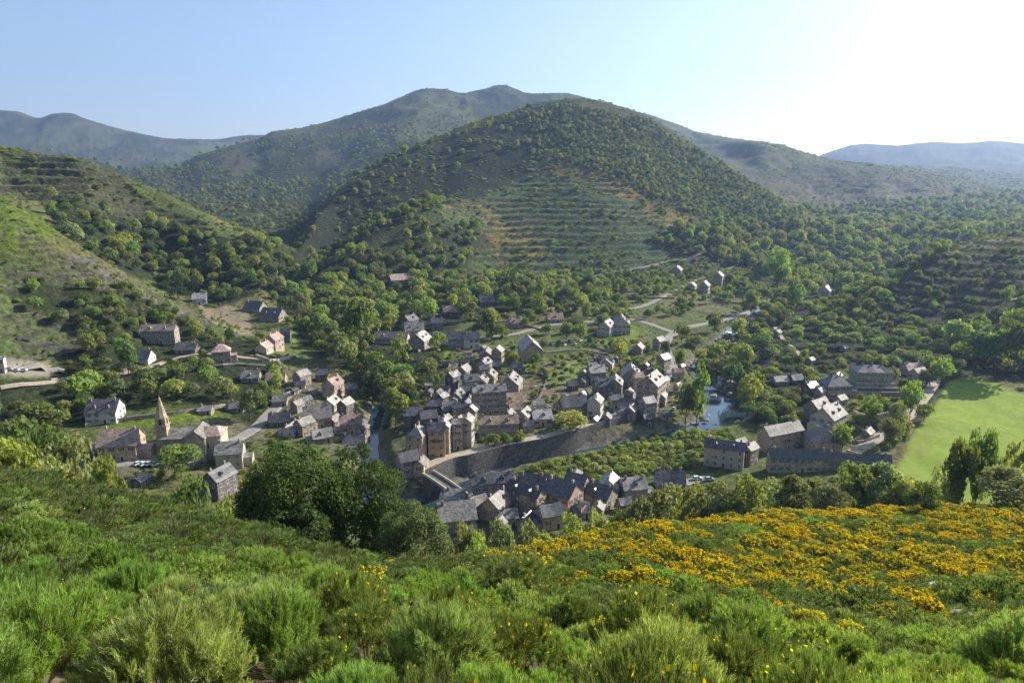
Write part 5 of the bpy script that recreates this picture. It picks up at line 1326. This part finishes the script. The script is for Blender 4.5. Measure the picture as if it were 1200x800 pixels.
# row of trees between the flowering slope and the valley, each told apart
ER = [(545,598,150,46,2,'pale willow like tree left of the grey slab roofs'), (585,596,145,44,3,'pale green tree in front of the grey slab roofs'), (560,612,120,40,1,'low bright tree at the slope edge below the grey roofs'),
      (618,598,140,40,2,'feathery tree below the reddish walled house'), (640,606,125,34,4,'small green tree at the left end of the yellow slope'), (670,590,150,44,1,'bright rounded tree below the largest slate roof'),
      (700,584,160,40,2,'pale tree right of the bright rounded one'), (727,583,165,32,0,'small dark round tree above the yellow slope'), (752,572,160,44,3,'pale feathery tree right of the small dark round one'),
      (785,566,165,46,2,'light tree left of the long barn'), (815,570,150,44,1,'bright bushy tree below the long barn'), (846,568,145,50,3,'large silvery tree in front of the barn lane'),
      (880,562,140,52,1,'yellow green bushy tree in front of the long dark roof'), (905,560,170,40,2,'light tree behind the yellow green bushy one'), (932,560,135,40,3,'thin tree with a visible dark trunk on the slope edge'),
      (958,562,150,40,2,'light green tree right of the thin trunked one'), (1002,543,150,46,0,'round mid green tree below the dark extension'), (1040,545,150,56,3,'wide pale tree with open branches'),
      (1072,560,145,44,4,'green tree between the wide pale one and the dark thicket'), (978,574,120,44,3,'low silvery bush tree on the yellow slope crest'), (1088,568,105,50,1,'leafy bright tree in front of the tall dark group'),
      (1134,512,135,40,0,'left of the tall dark trees before the meadow'), (1158,498,138,40,0,'right and tallest of the dark trees before the meadow'), (1188,552,110,64,3,'big silvery white tree at the right edge'),
      (1198,520,150,40,1,'bright tree behind the silvery one at the right edge'), (30,478,135,90,0,'wide dark tree at the far left behind the crest'), (78,500,125,80,2,'grey green tree behind the crest left of the stone house'),
      (8,500,105,70,4,'tree cut by the left edge behind the crest'), (120,528,115,64,1,'light tree behind the crest below the stone house'), (55,528,90,60,2,'low bushy tree right behind the crest rocks'),
      (150,562,105,44,4,'small tree behind the crest below the car row'), (218,546,118,60,0,'green tree behind the crest left of the dark gabled house'), (262,580,90,34,1,'bright low tree by the crest left of the big trees'),
      (520,626,90,40,3,'pale small tree right of the three big trees'), (1110,548,170,40,2,'pale tree behind the leafy bright one')]
for px, yt, D, w, ci, lab in ER: tree_at(px, yt - (5 if px > 770 else -8 if px > 530 else 0), D, w * (1.2 if px > 770 and 'tall' not in lab else 1), EDGE[ci], lab, low=.04)
# the three big trees of the middle
for k, (px, yt, D, wpx, b_, lab) in enumerate(((335,502,72,150,(.075,.12,.03),'leftmost and broadest of three big dark leafy trees below the crest'), (420,512,76,140,(.068,.11,.028),'middle of three big dark leafy trees hiding the river'),
                                             (484,578,66,94,(.125,.17,.07),'rightmost greyer and smaller of the three big leafy trees'))):
    x, y, zt = pt(px, yt, D); z = gz(x, y); d = y * CP - z * SP; w = wpx * d / F; h = zt - z
    t = empty('broadleaf_tree', (x, y, z - .3)); tag(t, lab, 'tree')
    part('trunk', trunk_mesh('trunk', 50 + k, .2, .024, 10), t, scale=(h, h, h * .9))
    me = crown_mesh('crown', 200 + k, 46000 if k < 2 else 24000, .0155 if k < 2 else .02, mt='leaf_big', L=70, base=b_, gap=.22, inner=.5, lobe=(.07,.15), vary=.15)
    part('crown', me, t, (0, 0, h * .02), (w, w, h * .98))

# ---------------------------------------------------------------- foreground: broom, green and in flower
def bush_mesh(seed, tufts, per, blade, width, base=(.075,.135,.03), flower=0.0, fsz=.03, stem=.25, zs=.95, mt='broom'):
    r = np.random.default_rng(seed); n = tufts * per
    nl = int(r.integers(6, 9)); la = np.arange(nl) * 2.4 + r.uniform(0, .6, nl); lr = np.sqrt(np.linspace(.0, .42, nl)) * r.uniform(.85, 1.15, nl); rad = r.uniform(.34, .46, nl)
    lc = np.stack([np.cos(la) * lr, np.sin(la) * lr, zs * (.62 - .42 * lr) * r.uniform(.72, 1.1, nl)], 1)
    li = r.integers(0, nl, tufts); dv = unit(r.normal(0, 1, (tufts, 3))); dv[:, 2] = np.where(dv[:, 2] < -.15, -dv[:, 2], dv[:, 2])
    cpos = lc[li] + dv * rad[li][:, None] * np.array([1, 1, .8 * zs]) * r.uniform(.9, 1.06, (tufts, 1)); cpos[:, 2] = np.maximum(cpos[:, 2], .05)
    up = unit(dv * .62 + np.array([0, 0, .55]) + cpos * np.array([.25, .25, 0]) + r.normal(0, .12, (tufts, 3)))
    ti = np.repeat(np.arange(tufts), per)
    t_ = r.uniform(0, 1, n)[:, None]
    d = unit(up[ti] + r.normal(0, 1, (n, 3)) * (.16 + .30 * (1 - t_)))
    L = blade * r.uniform(.6, 1.15, n)[:, None] * (1.1 - .35 * t_)
    root = cpos[ti] + up[ti] * (-.20 + .20 * t_) * r.uniform(.7, 1.15, tufts)[ti][:, None] + r.normal(0, .012, (n, 3))
    tip = root + d * L
    side = unit(np.cross(d, r.normal(0, 1, (n, 3)))) * (width * r.uniform(.6, 1.4, n))[:, None]
    mid_ = root + d * L * .5 + r.normal(0, .012, (n, 3))
    v = np.stack([root - side * .5, root + side * .5, mid_ + side * .5, mid_ - side * .5, tip, tip + side * .15], 1)   # two faces
    V_ = v.reshape(-1, 3); b0 = np.arange(n) * 6
    Fq = np.concatenate([np.stack([b0, b0 + 1, b0 + 2, b0 + 3], 1), np.stack([b0 + 3, b0 + 2, b0 + 5, b0 + 4], 1)])
    tv = r.uniform(.78, 1.22, tufts)[ti] * r.uniform(.75, 1.25, n)
    c = np.array(base)[None] * tv[:, None]
    dead = r.random(n) < .05; c[dead] = np.array([.16, .12, .06])
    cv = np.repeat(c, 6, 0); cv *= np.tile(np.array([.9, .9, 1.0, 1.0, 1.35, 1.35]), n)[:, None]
    if flower > 0:
        nf = int(n * flower); k = r.integers(0, n, nf); ft = r.uniform(0, 1, tufts) < .8; k = k[ft[ti[k]]]
        p = tip[k] - d[k] * L[k] * r.uniform(0, .5, (len(k), 1)); fv, ff_ = cards(p, d[k], fsz, r, jit=.9)
        fc = np.stack([r.uniform(.80, 1.0, len(k)), r.uniform(.60, .79, len(k)), r.uniform(.0, .02, len(k))], 1)
        Fq = np.concatenate([Fq, ff_ + len(V_)]); V_ = np.concatenate([V_, fv]); cv = np.concatenate([cv, np.repeat(fc, 4, 0)])
    # bare twigs inside
    m_ = 26; A2 = r.uniform(0, 6.28, m_); e = np.stack([np.cos(A2) * r.uniform(.2, .8, m_), np.sin(A2) * r.uniform(.2, .8, m_), r.uniform(.35, .85, m_)], 1)
    s0 = e * np.array([.15, .15, 0]); sd_ = unit(np.cross(e - s0, r.normal(0, 1, (m_, 3)))) * .012
    tvv = np.stack([s0 - sd_, s0 + sd_, e + sd_ * .4, e - sd_ * .4], 1).reshape(-1, 3)
    Fq = np.concatenate([Fq, np.arange(m_ * 4).reshape(-1, 4) + len(V_)]); V_ = np.concatenate([V_, tvv]); cv = np.concatenate([cv, np.tile(np.array([[.10, .08, .05]]), (m_ * 4, 1))])
    return mesh_np('foliage', V_, Fq, M[mt], colors=cv, cname='tint')
GB = [(.24,.345,.085), (.20,.31,.07), (.27,.35,.12)]
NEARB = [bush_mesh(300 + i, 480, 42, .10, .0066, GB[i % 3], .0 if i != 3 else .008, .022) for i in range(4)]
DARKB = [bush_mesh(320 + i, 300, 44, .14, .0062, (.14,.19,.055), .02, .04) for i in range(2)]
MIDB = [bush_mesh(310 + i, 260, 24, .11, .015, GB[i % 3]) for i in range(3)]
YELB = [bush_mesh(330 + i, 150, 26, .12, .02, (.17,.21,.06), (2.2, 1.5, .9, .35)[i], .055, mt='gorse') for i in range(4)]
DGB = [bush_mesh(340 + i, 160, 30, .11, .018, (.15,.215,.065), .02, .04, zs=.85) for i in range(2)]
bushes = []
def fg_point(px, py):
    h = hit_px(px, py, 1.0)
    return h if (h is not None and h.y < 122) else None
fgrid = {}
def free_fg(x, y, w, k=.36):
    g = (int(x // 3), int(y // 3))
    for a in (-1, 0, 1):
        for b_ in (-1, 0, 1):
            for ox, oy, ow in fgrid.get((g[0] + a, g[1] + b_), ()):
                if (ox - x) ** 2 + (oy - y) ** 2 < (k * (w + ow)) ** 2: return False
    fgrid.setdefault(g, []).append((x, y, w)); return True
spec = []
def yellow_field(px, py): return inpoly(np.array(px), np.array(py), [(560,660),(620,622),(700,606),(800,596),(900,585),(1200,575),(1320,575),(1320,700),(1200,705),(1060,712),(960,706),(860,715),(780,700),(700,684),(640,668)])
# world-space scatter, dense near the camera
tries = 0
while tries < 24000:
    tries += 1
    y = 2.4 + 120 * rng.random() ** 1.6; x = rng.uniform(-1.15, 1.15) * (y + 6)
    if y < 5.2 and abs(x) < 1.6 and y < 3.6: continue
    z = gz(x, y); px, py, d = project(x, y, z); fl = bool(yellow_field(px, py - 6 / max(d, 5) * 5)) and y > 16
    left_low = px < 330 and y > 22
    if y > 118: continue
    w = rng.uniform(1.0, 2.5) if y < 22 else (rng.uniform(1.6, 4.0) if fl else rng.uniform(1.3, 2.8))
    if y < 9: w = min(w, 1.7)
    if not free_fg(x, y, w, .39 if y < 24 else .29): continue
    if ((OC[:, 0] - x) ** 2 + (OC[:, 1] - y) ** 2 < (OC[:, 2] + w * .45) ** 2).any(): continue
    if y > 62 and (x < -8) : 
        if rng.random() < .5: continue
    h = w * (rng.uniform(.5, .88) if y < 24 else rng.uniform(.34, .56))
    if y > 26 and px < 640: h *= .62
    if left_low: h *= .85
    pf = float(fbm(np.array(x / 8.), np.array(y / 5.), 70, 2))
    if fl: kind = 'y' if rng.random() < .62 + (pf - .45) * 3.4 else ('m' if rng.random() < .55 else 'd')
    elif y < 24: kind = 'k' if (rng.random() < .10 or (360 < px < 900 and py > 730 and rng.random() < .45)) else 'n'
    else: kind = 'y' if rng.random() < (.12 if px < 560 else .2) else ('d' if rng.random() < .15 else 'm')
    spec.append((x, y, z, w, h, kind, px, py, d))
print('foreground bushes', len(spec))
spec.sort(key=lambda q: -(q[3] / q[8]))
FGL = {'n': ('green_broom_bush', 'upright bright green broom bush without flowers on the near slope', 'green broom bushes of the near slope'),
       'k': ('dark_broom_bush', 'dark stemmed broom bush with a few yellow buds at the bottom of the photo', 'dark budding broom bushes'),
       'm': ('green_broom_bush', 'low green bush between the flowering ones on the far part of the slope', 'low green bushes of the far slope'),
       'd': ('juniper_bush', 'dense dark green cushion bush on the slope', 'dark cushion bushes'),
       'y': ('flowering_gorse_bush', 'cushion bush covered in golden yellow flowers on the sunny slope', 'golden flowering bushes')}
cntk = {}; restk = {'n': [], 'k': [], 'm': [], 'd': [], 'y': []}; tmpl = {}
def meshfor(kind, y, r_):
    if kind == 'n': return (NEARB if y < 14 else MIDB)[r_ % (4 if y < 14 else 3)]
    return {'k': DARKB, 'm': MIDB, 'd': DGB, 'y': YELB}[kind][r_ % {'k': 2, 'm': 3, 'd': 2, 'y': 4}[kind]]
def bush(x, y, z, w, h, kind, label=None, group=None, name=None, me=None):
    nm, lb, gp = FGL[kind]; t = empty(name or nm, (x, y, z - .08)); tag(t, label or lb, 'bush', group if label else gp)
    return part('foliage', me or meshfor(kind, y, int(rng.integers(1000))), t, scale=(w * .5, w * .5, h), rz=rng.uniform(0, 6.28))
lim = {'n': 290, 'k': 60, 'm': 60, 'd': 90, 'y': 250}
for q in spec:
    x, y, z, w, h, kind, px, py, d = q
    inview = -60 < px < 1260 and py < 1000 and d > 0
    cntk.setdefault(kind, 0)
    if inview and cntk[kind] < lim[kind]:
        cntk[kind] += 1; bush(x, y, z, w, h, kind)
    else: restk[kind].append(q)
# bushes the photo sets apart
def bush_px(px, py, wpx, hpx, kind, label, name=None, me=None, D=None):
    h = hit_px(px, py, 1); d = h.y * CP - h.z * SP; s = d / F
    return bush(h.x, h.y + wpx * s * .3, gz(h.x, h.y + wpx * s * .3), wpx * s, hpx * s, kind, label, None, name, me)
FLB = bush_mesh(350, 420, 40, .13, .0065, (.2, .29, .07), .22, .055, mt='gorse')
for px, py, wp, lab in ((250,800,60,'green broom with bright yellow blossoms at the bottom left'), (350,796,70,'broom with scattered yellow blossoms right of the bottom left one'), (590,800,60,'broom with an orange yellow cluster at the bottom centre'),
    (735,770,110,'tall dark broom sprinkled with yellow blossoms right of the centre'), (955,740,60,'green broom with yellow blossoms just below the flat grey green bush'), (1010,760,70,'yellow speckled broom at the lower right'), (1170,780,40,'broom with few yellow blossoms near the bottom right corner')):
    bush_px(px, py, wp, wp * .5, 'k', lab, 'flowering_broom_bush', me=FLB)
t1 = bush_px(1099, 736, 62, 44, 'y', 'large dome shaped bush with a golden top beside the pale path', me=YELB[0])
bush_px(1140, 716, 70, 40, 'd', 'dark rounded bush behind the large golden dome'); bush_px(1182, 712, 60, 44, 'd', 'dark bush at right edge behind the golden dome')
bush_px(1030, 728, 120, 44, 'd', 'wide flat grey green bush left of the golden dome', 'creeping_bush'); bush_px(882, 708, 44, 30, 'd', 'small pale leaved bush alone at the edge of the flowers', me=None)
bush_px(610, 712, 150, 62, 'n', 'tallest dark green broom standing above the others in the centre', me=DARKB[0]); bush_px(530, 716, 110, 50, 'n', 'green broom just left of the tallest one in the centre', me=MIDB[1])
bush_px(650, 750, 105, 50, 'n', 'rounded bright green broom before the tallest one', me=NEARB[0])
prot = {'n': [bush_px(300, 690, 130, 60, 'n', 'full round green broom in the left middle of the slope', me=NEARB[1])], 'm': [bush_px(60, 640, 60, 30, 'm', 'low green bush near the crest at far left', me=MIDB[0])],
        'd': [bush_px(150, 610, 60, 22, 'd', 'dark cushion bush below the crest at left', me=DGB[0])],
        'y': [bush_px(68, 592, 26, 12, 'y', 'small lone golden bush on the green crest at left', me=YELB[0]), bush_px(100, 588, 18, 8, 'y', 'tiny orange bush right of the lone golden one on the left crest', me=YELB[1])]}
prot['k'] = prot['n']
HT = [part('foliage', SHRUB[i], tag(empty('heather_bush', hit_px(px, py, 300)), lab, 'shrub'), scale=(4, 4, 2.2)) for i, (px, py, lab) in enumerate(((95,345,'dark heather cushion in the middle of the left slope'), (60,370,'green heather cushion lower on the left slope'), (120,360,'olive heather cushion above the outcrop of the left slope')))]
stuff_gn('heath', hp_, hs_, HT, 'low heath and scrub rolling over the open hillsides', 'heath')
allq = []; al = []
tl = {'g': prot['n'] + prot['m'] + prot['d'], 'y': prot['y']}
gq = [q for k in 'nkmd' for q in restk[k]]; yq = restk['y']
g1 = [q for q in gq if q[1] < 20]; g2 = [q for q in gq if q[1] >= 20]; prot['n2'] = [bush_px(230, 760, 170, 90, 'n', 'rounded bright green broom at the bottom left of the slope', me=NEARB[2])]
stuff_gn('broom_thicket', [(q[0], q[1], q[2] - .08) for q in g1], [(q[3] * .5, q[3] * .5, q[4]) for q in g1], prot['n'] + prot['n2'], 'mass of green broom filling the near slope between single bushes', 'thicket')
stuff_gn('bush_thicket', [(q[0], q[1], q[2] - .08) for q in g2], [(q[3] * .5, q[3] * .5, q[4]) for q in g2], prot['m'] + prot['d'], 'mass of low green bushes on the far part of the slope', 'thicket')
if yq: stuff_gn('flower_thicket', [(q[0], q[1], q[2] - .08) for q in yq], [(q[3] * .5, q[3] * .5, q[4]) for q in yq], tl['y'], 'carpet of yellow flowering bushes on the slope', 'flowers')
# ground cover: short tufts of grass between the bushes
gm = bush_mesh(360, 60, 26, .35, .03, (.10,.15,.04), .03, .05, zs=.25)
h = hit_px(200, 720, 1); t = empty('grass_tuft', h); tag(t, 'single tuft of grass between brooms at left', 'grass'); gt = part('blades', gm, t, scale=(.5, .5, .6))
gp_, gs_ = [], []
for k in range(9000):
    y = 13 + 107 * rng.random() ** 1.3; x = rng.uniform(-1.1, 1.1) * (y + 4); w = rng.uniform(.4, 1.0) * (1 if y < 30 else 1.6)
    gp_.append((x, y, gz(x, y) - .03)); gs_.append((w, w, w * rng.uniform(.5, .9)))
stuff_gn('grass', gp_, gs_, [gt], 'short grass and herbs covering the slope between the bushes', 'grass')
